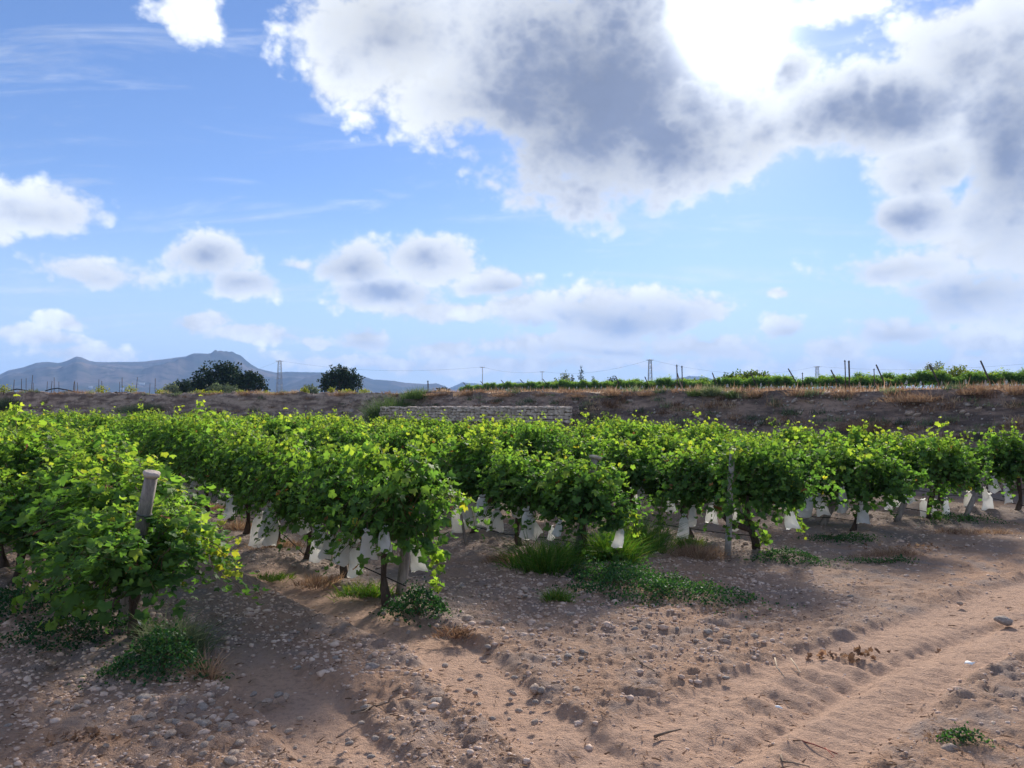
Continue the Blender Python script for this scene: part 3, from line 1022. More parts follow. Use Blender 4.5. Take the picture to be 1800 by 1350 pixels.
def leafy_shoot(root, pts, n=70, spread=0.10, leaf=0.12, yellow=0.5):
    """a long shoot with leaves; pts are (column, row, depth) of the photograph"""
    p = np.array([at_depth(*q) for q in pts])
    tq = np.sort(rng.uniform(0, 1, n))
    pos = np.stack([np.interp(tq, np.linspace(0, 1, len(p)), p[:, i]) for i in range(3)], 1) + unit(n) * rng.uniform(0.02, spread, n)[:, None]
    ax = rng.normal(size=(n, 3)) * 0.8 + np.array([0, 0, -0.5])
    nr = rng.normal(size=(n, 3)) * 0.5 + np.array([0.1, -0.4, 0.8])
    tint = np.stack([np.clip(yellow + 0.25 * tq + rng.normal(0, .12, n), 0, .93), rng.random(n), tq * 0], 1)
    V, T, C = leaf_cloud(pos, ax, nr, leaf * rng.uniform(.7, 1.2, n) * (1.1 - .4 * tq), LEAFT, tint)
    sh = MB(); sh.tube(p, np.linspace(0.008, 0.003, len(p)), 5, False)
    o = world_part('shoot', sh.mesh('shoot', MAT['cane']), root)
    q = link('shoot_leaves', make_mesh('shoot_leaves', V, [T], MAT['vine_leaf'], False, C), o)
    q['kind'] = 'stuff'
    return o


v0, v1, v2 = VINES[(0, 0)], VINES[(1, 0)], VINES[(2, 0)]
leafy_shoot(v0, [(250, 1010, 7.2), (210, 960, 7.1), (168, 915, 7.0)], 60, .13, .13, .72)  # extra yellow here and on the next shoot paints in sun through leaves
leafy_shoot(v0, [(270, 1000, 7.2), (330, 930, 7.1), (385, 960, 7.0), (402, 1000, 7.0)], 110, .19, .12, .62)
leafy_shoot(v0, [(250, 1000, 7.1), (170, 1020, 6.9), (110, 1060, 6.8), (85, 1100, 6.8)], 70, .18, .13, .42)
leafy_shoot(v0, [(240, 1010, 7.2), (150, 985, 7.1), (60, 1010, 7.2), (30, 1060, 7.3)], 70, .2, .13, .34)
leafy_shoot(v1, [(700, 880, 8.9), (750, 865, 8.8), (800, 872, 8.8), (826, 878, 8.8)], 42, .09, .115, .55)
leafy_shoot(v1, [(715, 900, 8.9), (755, 950, 8.7), (772, 1000, 8.7), (768, 1038, 8.7)], 62, .11, .115, .5)
leafy_shoot(v1, [(690, 850, 8.9), (740, 800, 8.9), (735, 770, 8.9)], 40, .14, .12, .5)
leafy_shoot(v2, [(1030, 860, 11.2), (1060, 825, 11.1), (1110, 818, 11.1)], 40, .10, .11, .6)
leafy_shoot(v2, [(1040, 880, 11.2), (1085, 900, 11.0), (1115, 905, 11.0), (1120, 940, 11.0)], 56, .12, .115, .52)
leafy_shoot(v2, [(1080, 960, 11.0), (1095, 990, 10.9), (1100, 1010, 10.9)], 26, .10, .10, .4)
leafy_shoot(VINES[(3, 0)], [(1330, 860, 12.2), (1385, 850, 12.0), (1400, 900, 12.0), (1415, 935, 12.0)], 70, .14, .115, .45)
leafy_shoot(VINES[(3, 0)], [(1300, 900, 12.2), (1340, 930, 12.0), (1350, 965, 11.9)], 60, .16, .115, .35)
leafy_shoot(VINES[(3, 1)], [(1170, 850, 13.0), (1160, 900, 12.9), (1162, 945, 12.9)], 60, .13, .115, .35)
leafy_shoot(VINES[(3, 0)], [(1300, 830, 11.7), (1275, 870, 11.6), (1290, 900, 11.6), (1280, 945, 11.6)], 60, .17, .11, .3)
leafy_shoot(VINES[(3, 0)], [(1320, 800, 11.8), (1290, 785, 11.7), (1262, 800, 11.7)], 40, .14, .11, .5)
leafy_shoot(VINES[(5, 0)], [(1640, 880, 15.2), (1650, 900, 15.0), (1640, 912, 15.0)], 40, .16, .11, .35)
# elbow-shaped second trunk of the vine by the upright post
mb = MB()
mb.tube([tuple(at_depth(*q)) for q in ((1330, 975, 12.1), (1327, 950, 12.1), (1320, 932, 12.1), (1300, 924, 12.1), (1282, 918, 12.1), (1270, 905, 12.1))], [.075, .06, .055, .05, .045, .035], 9, True, .12)
world_part('trunk', mb.mesh('trunk', MAT['bark']), VINES[(3, 0)])['label'] = 'dark trunk bent like an elbow'
# bare hanging cane in front of the bags of the second row
mb = MB()
cp = [(598, 905, 9.9), (601, 935, 9.8), (606, 970, 9.8), (616, 1008, 9.8)]
mb.tube([tuple(at_depth(*q)) for q in cp], [.008, .007, .006, .004], 5, False)
for q in np.linspace(0.15, 0.95, 9):
    c_ = [np.interp(q, np.linspace(0, 1, 4), [p_[i] for p_ in cp]) for i in range(3)]
    s_ = 1 if int(q * 20) % 2 else -1
    mb.tube([tuple(at_depth(*c_)), tuple(at_depth(c_[0] + s_ * 7, c_[1] - 8, c_[2]))], .0035, 4, False)
world_part('bare_cane', mb.mesh('bare_cane', MAT['twig']), VINES[(1, 1)])


# ---------------------------------------------------------------- end posts, wires, drip lines
def post(name, base, top, rad, mat, label, cap=None, wob=0.04):
    base, top = Vector(base), Vector(top)
    root = empty(name, base)
    mb = MB()
    n = 7
    pts = [(Vector((0, 0, 0)) + (top - base) * (k / (n - 1))) for k in range(n)]
    mb.tube([tuple(p) for p in pts], [rad * (1.12 - 0.2 * k / (n - 1)) for k in range(n)], 12, True, wob)
    mb.build('shaft', mat, root)
    if cap:
        mb = MB()
        d = (top - base).normalized()
        c0 = top - base
        mb.tube([tuple(c0 - d * 0.01), tuple(c0 + d * 0.012), tuple(c0 + d * 0.035), tuple(c0 + d * 0.042)], [cap * .9, cap, cap, cap * .7], 14, True, 0.05)
        mb.build('cap', MAT['stone_grey'], root)
    for h in (0.5, 0.78):
        mb = MB()
        d = (top - base)
        c0 = d * h; dn = d.normalized()
        mb.tube([tuple(c0 - dn * 0.008), tuple(c0 + dn * 0.008)], rad * 1.12, 10, True)
        mb.build('wire_wrap', MAT['wire'], root)
    tag(root, label, 'post', 'posts of the vineyard trellis')
    return root


def row_pt(r, s, z=0.0, lat=0.0):
    ex, ey = ROW_END[r]
    dr = DIRS[r]
    return Vector((ex + dr[0] * s - dr[1] * lat, ey + dr[1] * s + dr[0] * lat, z))


p_top = at_depth(266, 836, 7.35)
p = at_depth(212, 1000, 7.55)
post('trellis_post', (p.x, p.y, -0.05), p_top, 0.066, MAT['old_wood'], 'slanting weathered grey post with a flat stone cap at the left', 0.080, .09)
p = on_ground(1279, 976)
post('trellis_post', p, at_depth(1287, 792, p.y), 0.046, MAT['concrete'], 'upright grey post standing among leaves beside the bent vine trunk')
p = on_ground(1012, 990)
post('trellis_post', p, at_depth(1046, 806, p.y + 0.3), 0.06, MAT['old_wood'], 'stout weathered post over the grass, under the rounded vine', 0.10)
p = on_ground(1443, 928)
post('trellis_post', p, at_depth(1493, 830, p.y + 0.2), 0.06, MAT['old_wood'], 'slanting weathered post left of the middle bag on the right')
p = on_ground(1576, 918)
post('trellis_post', p, at_depth(1622, 800, p.y + 0.2), 0.055, MAT['old_wood'], 'slanting weathered post left of the low cluster of bags')
p = on_ground(1697, 910)
post('trellis_post', p, at_depth(1738, 815, p.y + 0.2), 0.05, MAT['old_wood'], 'thin slanting post near the right edge under the vines')
p = on_ground(704, 1050)
post('trellis_post', p, at_depth(722, 880, p.y + 0.15), 0.06, MAT['old_wood'], 'weathered post at the end of the second vine row')
p = on_ground(820, 962)
post('trellis_stake', p, at_depth(806, 880, p.y), 0.022, MAT['old_wood'], 'thin dark stake between hanging bags in the third row')

for r in range(8):
    L_ = 40 if r < 4 else (26 if r == 4 else (19 if r == 5 else (12 if r == 6 else 5)))
    for h in (1.02, 1.45):
        mb = MB()
        ss = np.linspace(-0.2, L_, 24)
        mb.tube([tuple(row_pt(r, s, h + 0.02 * math.sin(s * 2.1))) for s in ss], 0.0022, 3, False)
        o = mb.build('trellis_wire', MAT['wire'])
        tag(o, f"{'lower' if h < 1.2 else 'upper'} trellis wire along the {ORD[r]} vine row counting from the slanting post", 'wire', 'wires of the trellis')
    mb = MB()
    ss = np.linspace(-0.3, L_, 40)
    mb.tube([tuple(row_pt(r, s, 0.26 + 0.07 * math.sin(s * 1.3 + r) + 0.03 * math.sin(s * 3.7), 0.10 * math.sin(s * .9))) for s in ss], 0.008, 5, False)
    o = mb.build('drip_hose', MAT['black_hose'])
    tag(o, f'black drip irrigation hose along the {ORD[r]} vine row counting from the slanting post', 'hose', 'drip hoses under the vines')


# ---------------------------------------------------------------- bags over the grapes
def bag_mesh(seed, tall=0.33, wid=0.125):
    r_ = np.random.default_rng(seed)
    seg, ring = 26, 13
    V = []
    ph = r_.uniform(0, 6.28, 3)
    skew = r_.uniform(-0.12, 0.12)
    for q in range(ring):
        u_ = q / (ring - 1)
        z = -tall * u_
        wd = wid * (0.22 + 0.36 * min(1, u_ / 0.16) + 0.46 * u_)
        for k in range(seg):
            a = 2 * np.pi * k / seg
            fold = 1 + (0.05 + 0.06 * u_) * np.sin(3 * a + ph[0]) + 0.05 * u_ * np.sin(5 * a + ph[1]) + 0.10 * (1 - u_) * np.sin(7 * a + ph[2])
            V.append((np.cos(a) * wd * fold + skew * u_ * 0.3, np.sin(a) * wd * 0.40 * fold, z + 0.014 * u_ * np.sin(2 * a + ph[1])))
    V = np.array(V)
    uu = -V[:, 2:3] / tall
    V += uu * np.stack([np.sin(V[:, 2] * 21 + ph[0]) * .008, np.sin(V[:, 0] * 34 + V[:, 2] * 27 + ph[1]) * .016, np.sin(V[:, 0] * 26 + ph[2]) * .007], 1) + uu * r_.normal(0, .003, V.shape)
    Q = []
    for q in range(ring - 1):
        for k in range(seg):
            a, b_ = q * seg + k, q * seg + (k + 1) % seg
            Q.append((a, b_, b_ + seg, a + seg))
    # gathered ruff above the tie
    n0 = len(V)
    ruff = []
    for k in range(seg):
        a = 2 * np.pi * k / seg
        w_ = wid * 0.36 * (1 + 0.35 * np.sin(5 * a + ph[0]))
        ruff.append((np.cos(a) * w_, np.sin(a) * w_ * 0.7, 0.035 + 0.012 * np.sin(4 * a)))
    V = np.concatenate([V, ruff])
    for k in range(seg):
        Q.append((n0 + k, n0 + (k + 1) % seg, (k + 1) % seg, k))
    return make_mesh('bag_cloth', V, [np.array(Q)], MAT['bag_cloth'], True)


BAGM = [bag_mesh(k, *d) for k, d in enumerate(((.33, .112), (.30, .10), (.36, .115), (.31, .12), (.34, .095), (.28, .105)))]
mb = MB()
mb.tube([(0.034 * math.cos(a), 0.018 * math.sin(a), 0.0) for a in np.linspace(0, 6.28, 12)], 0.004, 4, False)
mb.tube([(0, 0, 0.0), (0.004, 0, 0.08), (0, 0.003, 0.16)], 0.003, 4, False)
TIE = mb.mesh('tie_string', MAT['twig'])


def grape_bag(p, size, label, group='bags tied over the grape bunches', tie=True, k=None):
    root = empty('grape_bag', p, random.uniform(-0.6, 0.6))
    c = link('bag_cloth', BAGM[random.randrange(len(BAGM)) if k is None else k], root)
    c.scale = (size, size, size)
    c.rotation_euler = (random.uniform(-.12, .12), random.uniform(-.2, .2), 0)
    if tie:
        q = link('tie_string', TIE, root); q.scale = (size,) * 3
    tag(root, label, 'bag', group)
    return root


BAGS = [  # column, row of the bag's top, height in pixels, vine row, sideways offset towards the camera, label
    (243, 1088, 26, 0, 0.0, 'small white bag half hidden by the trunk of the low vine at left'),
    (457, 905, 52, 1, .25, 'white bag hanging behind the bright pair, left of the dark trunk'),
    (474, 890, 56, 1, .35, 'tall bright white bag, foremost of the left clump of bags'),
    (484, 915, 40, 1, .3, 'cream bag at the lower right of the left clump of bags'),
    (510, 884, 26, 1, .1, 'small white bag tucked in leaves right of the left clump'),
    (557, 945, 36, 1, .2, 'cream bag half hidden by leaves, left of the thorny stem'),
    (583, 940, 40, 1, .25, 'white bag just left of the hanging bare stem'),
    (600, 942, 50, 1, .35, 'white bag behind the thin bare hanging stem'),
    (624, 962, 46, 1, .2, 'cream-stained bag hanging lowest in the second row'),
    (645, 936, 48, 1, .4, 'flat white bag, left of the bright pair in the second row'),
    (676, 930, 46, 1, .42, 'bright white bag flaring wide, right of the flat one'),
    (728, 962, 44, 1, .35, 'narrow white bag beside the hanging shoot at the row end'),
    (803, 892, 38, 2, .2, 'white bag leftmost of the middle clump of bags'),
    (822, 886, 32, 2, .3, 'short white bag just right of the thin dark stake'),
    (838, 884, 50, 2, .0, 'cream bag in shade in the middle clump'),
    (861, 892, 40, 2, .2, 'white bag behind the bright one in the middle clump'),
    (874, 896, 42, 2, .35, 'bright white bag hanging at the right of the middle clump'),
    (908, 882, 30, 2, .1, 'white bag hanging high between two vine trunks'),
    (926, 898, 52, 2, .4, 'largest gathered white bag above the green grass'),
    (985, 917, 24, 2, .35, 'small square white bag over the grass'),
    (970, 926, 16, 2, .1, 'tiny corner of a white bag left of the small square one'),
    (1092, 928, 32, 2, -0.1, 'cream bag tilted on the right side of the rounded vine'),
    (1127, 850, 30, 3, .2, 'crumpled white bag high in the gap between two vines'),
    (1203, 908, 36, 3, .35, 'cream bag with folded hem, left under the fourth row'),
    (1219, 890, 32, 3, .1, 'pale bag among leaves behind the folded cream one'),
    (1290, 898, 30, 3, .1, 'sliver of white bag beside the upright grey post'),
    (1383, 893, 38, 3, -0.2, 'white bag right of the upright grey post under low leaves'),
    (1344, 866, 18, 4, .1, 'scrap of white bag showing through leaves of the fourth row'),
    (1422, 868, 40, 4, .1, 'pale bag in shade left of the slanting posts'),
    (1438, 872, 36, 4, .25, 'pale bag right beside the shaded one, before the slanting post'),
    (1481, 860, 36, 4, .4, 'bright white bag with tied neck between two slanting trunks'),
    (1514, 886, 36, 4, .3, 'white gathered bag just right of the dark trunk on the right'),
    (1566, 866, 28, 5, .2, 'white bag left of the pair under the sixth row'),
    (1583, 858, 30, 5, .1, 'pale bag behind the bright one under the sixth row'),
    (1594, 854, 30, 5, .35, 'bright white bag at the right of the pair under the sixth row'),
    (1623, 880, 28, 5, -.3, 'white bag on the left of the low cluster of four'),
    (1643, 880, 22, 5, -.35, 'white bag in the middle of the low cluster of four'),
    (1663, 878, 24, 5, -.4, 'white bag on the right of the low cluster of four'),
    (1632, 908, 24, 5, -.35, 'lowest white bag hanging below the low cluster'),
    (1681, 840, 16, 6, .1, 'small white bag high in leaves near the right edge'),
    (1703, 866, 30, 6, .1, 'narrow white bag left of the last bags at right'),
    (1731, 858, 20, 6, .2, 'small bright bag second from the right edge'),
    (1738, 870, 34, 6, .1, 'cream bag hanging below the small bright one'),
    (1767, 854, 32, 6, .35, 'large white bag closest to the right edge'),
]
for px, py, hp, r, lat, lab in BAGS:
    d = ray(px, py)
    ex, ey = ROW_END[r]
    nx, ny = DIRS[r][1], -DIRS[r][0]
    # meet the vertical plane of the row, moved towards the camera by lat
    sgn = 1 if (nx * (0 - ex) + ny * (0 - ey)) > 0 else -1
    off_ = nx * ex + ny * ey + sgn * lat
    tt_ = off_ / (nx * d.x + ny * d.y)
    end_y = ey - 0.9
    if tt_ < 0 or d.y * tt_ < end_y: tt_ = (ey - 0.15) / d.y
    p = Vector((d.x * tt_, d.y * tt_, EYE + d.z * tt_))
    size = hp / FPX * p.y / 0.32
    grape_bag(p, min(max(size, 0.55), 1.35), lab)

# more bags in shade along the first metres of the middle rows
for r, n_ in ((1, 8), (2, 9), (3, 8), (4, 7), (5, 6), (6, 4)):
    ex, ey = ROW_END[r]
    for k in range(n_):
        s_ = 0.5 + 8.5 * (k + random.uniform(-.3, .3)) / n_ + .3
        lat = random.choice((.12, .3, .42)) * (1 if random.random() < .8 else -1)
        nx, ny = DIRS[r][1], -DIRS[r][0]
        sgn = 1 if (nx * -ex + ny * -ey) > 0 else -1
        p = Vector((ex + DIRS[r][0] * s_ + nx * sgn * lat, ey + DIRS[r][1] * s_ + ny * sgn * lat, random.uniform(.64, .84)))
        grape_bag(p, random.uniform(.85, 1.08), f'half hidden bag, {ORD[k]} from the track, under the {ORD[r]} row from the slanting post', 'bags half hidden under the vines')


# ---------------------------------------------------------------- stones and gravel on the ground
def ico(sub, seed, flat=0.6, rough=0.34):
    bm = bmesh.new()
    bmesh.ops.create_icosphere(bm, subdivisions=sub, radius=1.0)
    V = np.array([v.co[:] for v in bm.verts]); F = np.array([[v.index for v in f.verts] for f in bm.faces])
    bm.free()
    r_ = np.random.default_rng(seed)
    k = r_.normal(size=(4, 3))
    d = sum(np.sin(V @ k[i] * 1.7 + i * 2.1) for i in range(4)) / 4
    V = V * (1 + rough * d + 0.09 * r_.uniform(-1, 1, len(V)))[:, None] * np.array([1.0, r_.uniform(.65, .95), flat * r_.uniform(.8, 1.2)])
    return V, F


STONEM = []
for k in range(10):
    V, F = ico(2, k)
    STONEM.append(make_mesh('stone', V, [F], MAT['stone' if k % 3 else 'stone_grey'], k % 2 == 0))


def put_stone(x, y, r_, parent=ground, k=None):
    o = link('stone', STONEM[random.randrange(10) if k is None else k], parent)
    o.location = (x, y, gz(x, y) + r_ * 0.02)
    o.scale = (r_, r_, r_)
    o.rotation_euler = (random.uniform(-.3, .3), random.uniform(-.3, .3), random.uniform(0, 6.28))


CLUSTERS = [  # picture centre, spread in metres, number, stone radius
    (330, 1255, .42, .22, 34, .030, .062), (390, 1285, .4, .2, 14, .02, .05), (520, 1120, .7, .5, 22, .02, .04), (650, 1165, .28, .3, 16, .025, .05),
    (830, 1095, .35, .2, 14, .03, .06), (1110, 1085, .5, .25, 18, .025, .045), (1270, 1115, .3, .2, 10, .025, .05), (640, 1310, .35, .25, 18, .018, .035),
    (800, 1240, .5, .35, 18, .02, .045), (960, 1160, .7, .3, 18, .02, .045), (470, 1010, .8, .6, 18, .02, .045), (900, 1045, .8, .4, 16, .02, .04),
    (1450, 1060, 1.2, .5, 16, .02, .045), (940, 1215, .4, .3, 12, .02, .05), (450, 1330, .5, .25, 14, .02, .045), (150, 1260, .8, .4, 8, .02, .04),
]
for px, py, sx_m, sy_m, n, r0, r1 in CLUSTERS:
    c = on_ground(px, py)
    for q in range(n):
        put_stone(c.x + random.gauss(0, sx_m), c.y + random.gauss(0, sy_m), random.uniform(r0, r1) * random.uniform(.7, 1.1))
for px, py, r_ in ((258, 1232, .085), (655, 1172, .07), (940, 1205, .06), (1275, 1118, .06), (356, 1278, .055), (822, 1085, .08), (1765, 1092, .09), (410, 1325, .05), (765, 1240, .07), (1668, 1314, .055)):
    c = on_ground(px, py)
    put_stone(c.x, c.y, r_)

# gravel and clods too small to tell apart
gv = [ico(1, 40 + k, .6, .3) for k in range(5)]
Vs, Fs, n0 = [], [], 0
cnt = 38000
rr_ = 4.3 * (26 / 4.3) ** rng.random(cnt)
aa = np.radians(rng.uniform(-42, 42, cnt))
gx, gy = rr_ * np.sin(aa), rr_ * np.cos(aa)
zz, ln_, nr_ = ground_z(gx, gy, True, True)
keep = (rng.random(cnt) > 0.96 * ln_) & (rng.random(cnt) < 0.25 + 0.75 * sstep(fbm(gx, gy, 0.8, 3), -0.15, 0.3))
size = np.exp(rng.normal(math.log(0.0095), 0.5, cnt)) * (0.75 + 0.05 * rr_)
for k, (V, F) in enumerate(gv):
    s = np.where(keep & (np.arange(cnt) % 5 == k))[0]
    a = rng.uniform(0, 6.28, len(s)); c, d = np.cos(a), np.sin(a)
    Vx = V[None, :, 0] * c[:, None] - V[None, :, 1] * d[:, None]
    Vy = V[None, :, 0] * d[:, None] + V[None, :, 1] * c[:, None]
    W_ = np.stack([Vx, Vy, np.broadcast_to(V[None, :, 2], Vx.shape)], -1) * size[s][:, None, None] + np.stack([gx[s], gy[s], zz[s]], 1)[:, None, :]
    Vs.append(W_.reshape(-1, 3)); Fs.append((F[None] + (np.arange(len(s)) * len(V))[:, None, None] + n0).reshape(-1, 3)); n0 += len(s) * len(V)
tag(link('gravel', make_mesh('gravel', np.concatenate(Vs), [np.concatenate(Fs)], MAT['pebble'], True), ground), kind='stuff')

# denser stony soil along the vine rows
Vs, Fs, n0 = [], [], 0
cnt = 26000
rr_ = 6.5 * (20 / 6.5) ** rng.random(cnt); aa = np.radians(rng.uniform(-40, 40, cnt))
gx, gy = rr_ * np.sin(aa), rr_ * np.cos(aa)
zz, ln_, nr_ = ground_z(gx, gy, True, True)
side_ = -(gx + 3.54) * 0.53 + (gy - 7.27) * 0.85          # how far inside the planted field
keep = (rng.random(cnt) < .15 + .85 * sstep(side_, -2.6, -0.3)) & (fbm(gx, gy, 1.1, 3) > -.22) & (rng.random(cnt) > .95 * ln_)
size = np.exp(rng.normal(math.log(0.017), 0.45, cnt))
for k, (V, F) in enumerate(gv):
    s = np.where(keep & (np.arange(cnt) % 5 == k))[0]
    a = rng.uniform(0, 6.28, len(s)); c, d = np.cos(a), np.sin(a)
    Vx = V[None, :, 0] * c[:, None] - V[None, :, 1] * d[:, None]
    Vy = V[None, :, 0] * d[:, None] + V[None, :, 1] * c[:, None]
    W_ = np.stack([Vx, Vy, np.broadcast_to(V[None, :, 2], Vx.shape)], -1) * size[s][:, None, None] + np.stack([gx[s], gy[s], zz[s]], 1)[:, None, :]
    Vs.append(W_.reshape(-1, 3)); Fs.append((F[None] + (np.arange(len(s)) * len(V))[:, None, None] + n0).reshape(-1, 3)); n0 += len(s) * len(V)
tag(link('gravel', make_mesh('gravel', np.concatenate(Vs), [np.concatenate(Fs)], MAT['pebble'], False), ground), kind='stuff')

# straw, bits of stalk and leaf trodden into the soil
nb_ = 9000
rr_ = 4.3 * (22 / 4.3) ** rng.random(nb_); aa = np.radians(rng.uniform(-42, 42, nb_))
gx, gy = rr_ * np.sin(aa), rr_ * np.cos(aa)
zz, ln_, nr_ = ground_z(gx, gy, True, True)
kp = (rng.random(nb_) > .5 * ln_) & (fbm(gx, gy, .7, 3) + .35 * nr_ > -.05)
gx, gy, zz = gx[kp], gy[kp], zz[kp]
nb_ = len(gx)
aa = rng.uniform(0, 6.28, nb_); ll = rng.uniform(.02, .09, nb_) * (.8 + .03 * np.hypot(gx, gy)); ww = rng.uniform(.003, .009, nb_)
dx_, dy_ = np.cos(aa) * ll / 2, np.sin(aa) * ll / 2
ox_, oy_ = -np.sin(aa) * ww, np.cos(aa) * ww
zl = zz + .012
V = np.stack([np.stack([gx - dx_ - ox_, gy - dy_ - oy_, zl], 1), np.stack([gx + dx_, gy + dy_, zl + rng.uniform(0, .02, nb_)], 1), np.stack([gx - dx_ + ox_, gy - dy_ + oy_, zl + .006], 1), np.stack([gx, gy, zl + .012], 1)], 1)
i0 = (np.arange(nb_) * 4)[:, None]
T = np.concatenate([i0 + np.array([[0, 1, 3]]), i0 + np.array([[3, 1, 2]]), i0 + np.array([[0, 3, 2]])])
tag(link('straw_debris', make_mesh('straw_debris', V.reshape(-1, 3), [T], MAT['dry_grass'], False, np.repeat(np.stack([rng.random(nb_) ** 1.6 * .8, rng.random(nb_) * .6, rng.random(nb_)], 1), 4, 0)), ground), kind='stuff')

# rubble on the bank: larger blocks singly, the rest as one
for q in range(150):
    px = random.uniform(985, 1800) if q < 95 else random.uniform(0, 690)
    p = bank_point(px, random.uniform(.25, .98))
    o = link('stone', STONEM[random.randrange(10)], bank)
    o.location = p
    s_ = random.uniform(.04, .13) * (1.0 if q < 95 else 1.5)
    o.scale = (s_ * random.uniform(.8, 1.5), s_, s_)
    o.rotation_euler = (random.uniform(-.5, .5), random.uniform(-.5, .5), random.uniform(0, 6.28))
V0, F0 = ico(1, 77, .7, .3)
k = rng.integers(0, BX.shape[0], 6000); j_ = rng.integers(6, BX.shape[1], 6000)
P_ = np.stack([BX[k, j_], BY[k, j_], BZ[k, j_]], 1) + rng.normal(0, .05, (6000, 3))
sel = np.abs(np.degrees(np.arctan2(P_[:, 0], P_[:, 1]))) < 45
P_ = P_[sel]; sz = rng.uniform(.015, .06, len(P_))
V = (V0[None] * sz[:, None, None] * rng.uniform(.7, 1.4, (len(P_), 1, 3)) + P_[:, None, :]).reshape(-1, 3)
F = (F0[None] + (np.arange(len(P_)) * len(V0))[:, None, None]).reshape(-1, 3)
tag(link('rubble', make_mesh('rubble', V, [F], MAT['rubble_stone'], True), bank), kind='stuff')

# low scrub and dead stalks dotted over the bank face
ns = 900
k = rng.integers(0, BX.shape[0], ns); j_ = rng.integers(4, BX.shape[1], ns)
C0 = np.stack([BX[k, j_], BY[k, j_], BZ[k, j_]], 1)
C0 = C0[np.abs(np.degrees(np.arctan2(C0[:, 0], C0[:, 1]))) < 44]
per = 60
base = np.repeat(C0, per, 0) + rng.normal(0, 1, (len(C0) * per, 3)) * np.array([.16, .16, .02])
n = len(base)
dr = rng.normal(0, .5, (n, 3)) + np.array([0, 0, 1.0]); dr /= np.linalg.norm(dr, axis=1)[:, None]
L = np.repeat(rng.uniform(.10, .38, len(C0)), per) * rng.uniform(.5, 1.1, n)
sd = np.cross(dr, unit(n)); sd /= np.linalg.norm(sd, axis=1)[:, None]
V = np.stack([base - sd * .014, base + sd * .014, base + dr * L[:, None]], 1)
tone_ = np.repeat(rng.random(len(C0)), per)
half_ = np.repeat(rng.random(len(C0)) < .6, per)
for nm, mk, mt_ in (('dead_stalk_scrub', half_, 'dry_grass'), ('green_scrub', ~half_, 'grey_green')):
    Vh = V[mk].reshape(-1, 3)
    T = np.arange(len(Vh)).reshape(-1, 3)
    tag(link(nm, make_mesh(nm, Vh, [T], MAT[mt_], False, np.repeat(np.stack([tone_[mk], rng.random(mk.sum()), tone_[mk]], 1), 3, 0)), bank), kind='stuff')

# ---------------------------------------------------------------- dry stone wall at the foot of the bank
wall = empty('dry_stone_wall', (-3, 35, 0))
wp = np.array([bank_point(px, 0.0)[:2] for px in np.linspace(668, 1002, 60)])
nrmw = -wp / np.linalg.norm(wp, axis=1)[:, None]
wf = wp + nrmw * 0.35
seglen = np.concatenate([[0], np.cumsum(np.linalg.norm(np.diff(wf, axis=0), axis=1))])
mb = MB()
TOPZ = 2.38
wb = wp - nrmw * 1.6
V = np.concatenate([np.c_[wf, np.full(60, -.2)], np.c_[wf, np.full(60, TOPZ - .04)], np.c_[wb, np.full(60, TOPZ - .04)]])
Q = [(i, i + 1, 60 + i + 1, 60 + i) for i in range(59)] + [(60 + i, 60 + i + 1, 120 + i + 1, 120 + i) for i in range(59)]
mb.raw(V, Q)
core_o = link('wall_core', mb.mesh('wall_core', MAT['bank_soil'], False), wall)
WST = []
for q in range(8):
    bm = bmesh.new()
    bmesh.ops.create_cube(bm, size=1.0)
    bmesh.ops.bevel(bm, geom=bm.edges[:], offset=0.18, segments=1, affect='EDGES')
    for v in bm.verts:
        v.co += Vector((random.uniform(-.1, .1), random.uniform(-.1, .1), random.uniform(-.1, .1)))
    me = bpy.data.meshes.new('stone'); bm.to_mesh(me); bm.free(); me.materials.append(MAT['wall_stone'])
    WST.append(me)
L_ = seglen[-1]
nst = 0
z = 1.72
wall_parts = []
while z < TOPZ - .02:
    h = random.uniform(.09, .15)
    s = random.uniform(0, .2)
    while s < L_ - .1:
        w_ = random.uniform(.15, .36)
        if nst >= 300: break
        x_ = np.interp(s + w_ / 2, seglen, wf[:, 0]); y_ = np.interp(s + w_ / 2, seglen, wf[:, 1])
        x2 = np.interp(s + w_ / 2 + .05, seglen, wf[:, 0]); y2 = np.interp(s + w_ / 2 + .05, seglen, wf[:, 1])
        o = link('stone', WST[random.randrange(8)], wall)
        o.location = (x_ + 3, y_ - 35 + random.uniform(-.03, .03), z + h / 2 + random.uniform(-.02, .02))
        o.rotation_euler = (random.uniform(-.06, .06), random.uniform(-.05, .05), math.atan2(y2 - y_, x2 - x_))
        o.scale = (w_ * .97, .24 * random.uniform(.85, 1.2), h * .97)
        nst += 1
        s += w_
    z += h
core_o.matrix_parent_inverse = Matrix.Translation((3, -35, 0))
tag(wall, 'low dry stone wall at the foot of the bank behind the vines', 'wall')


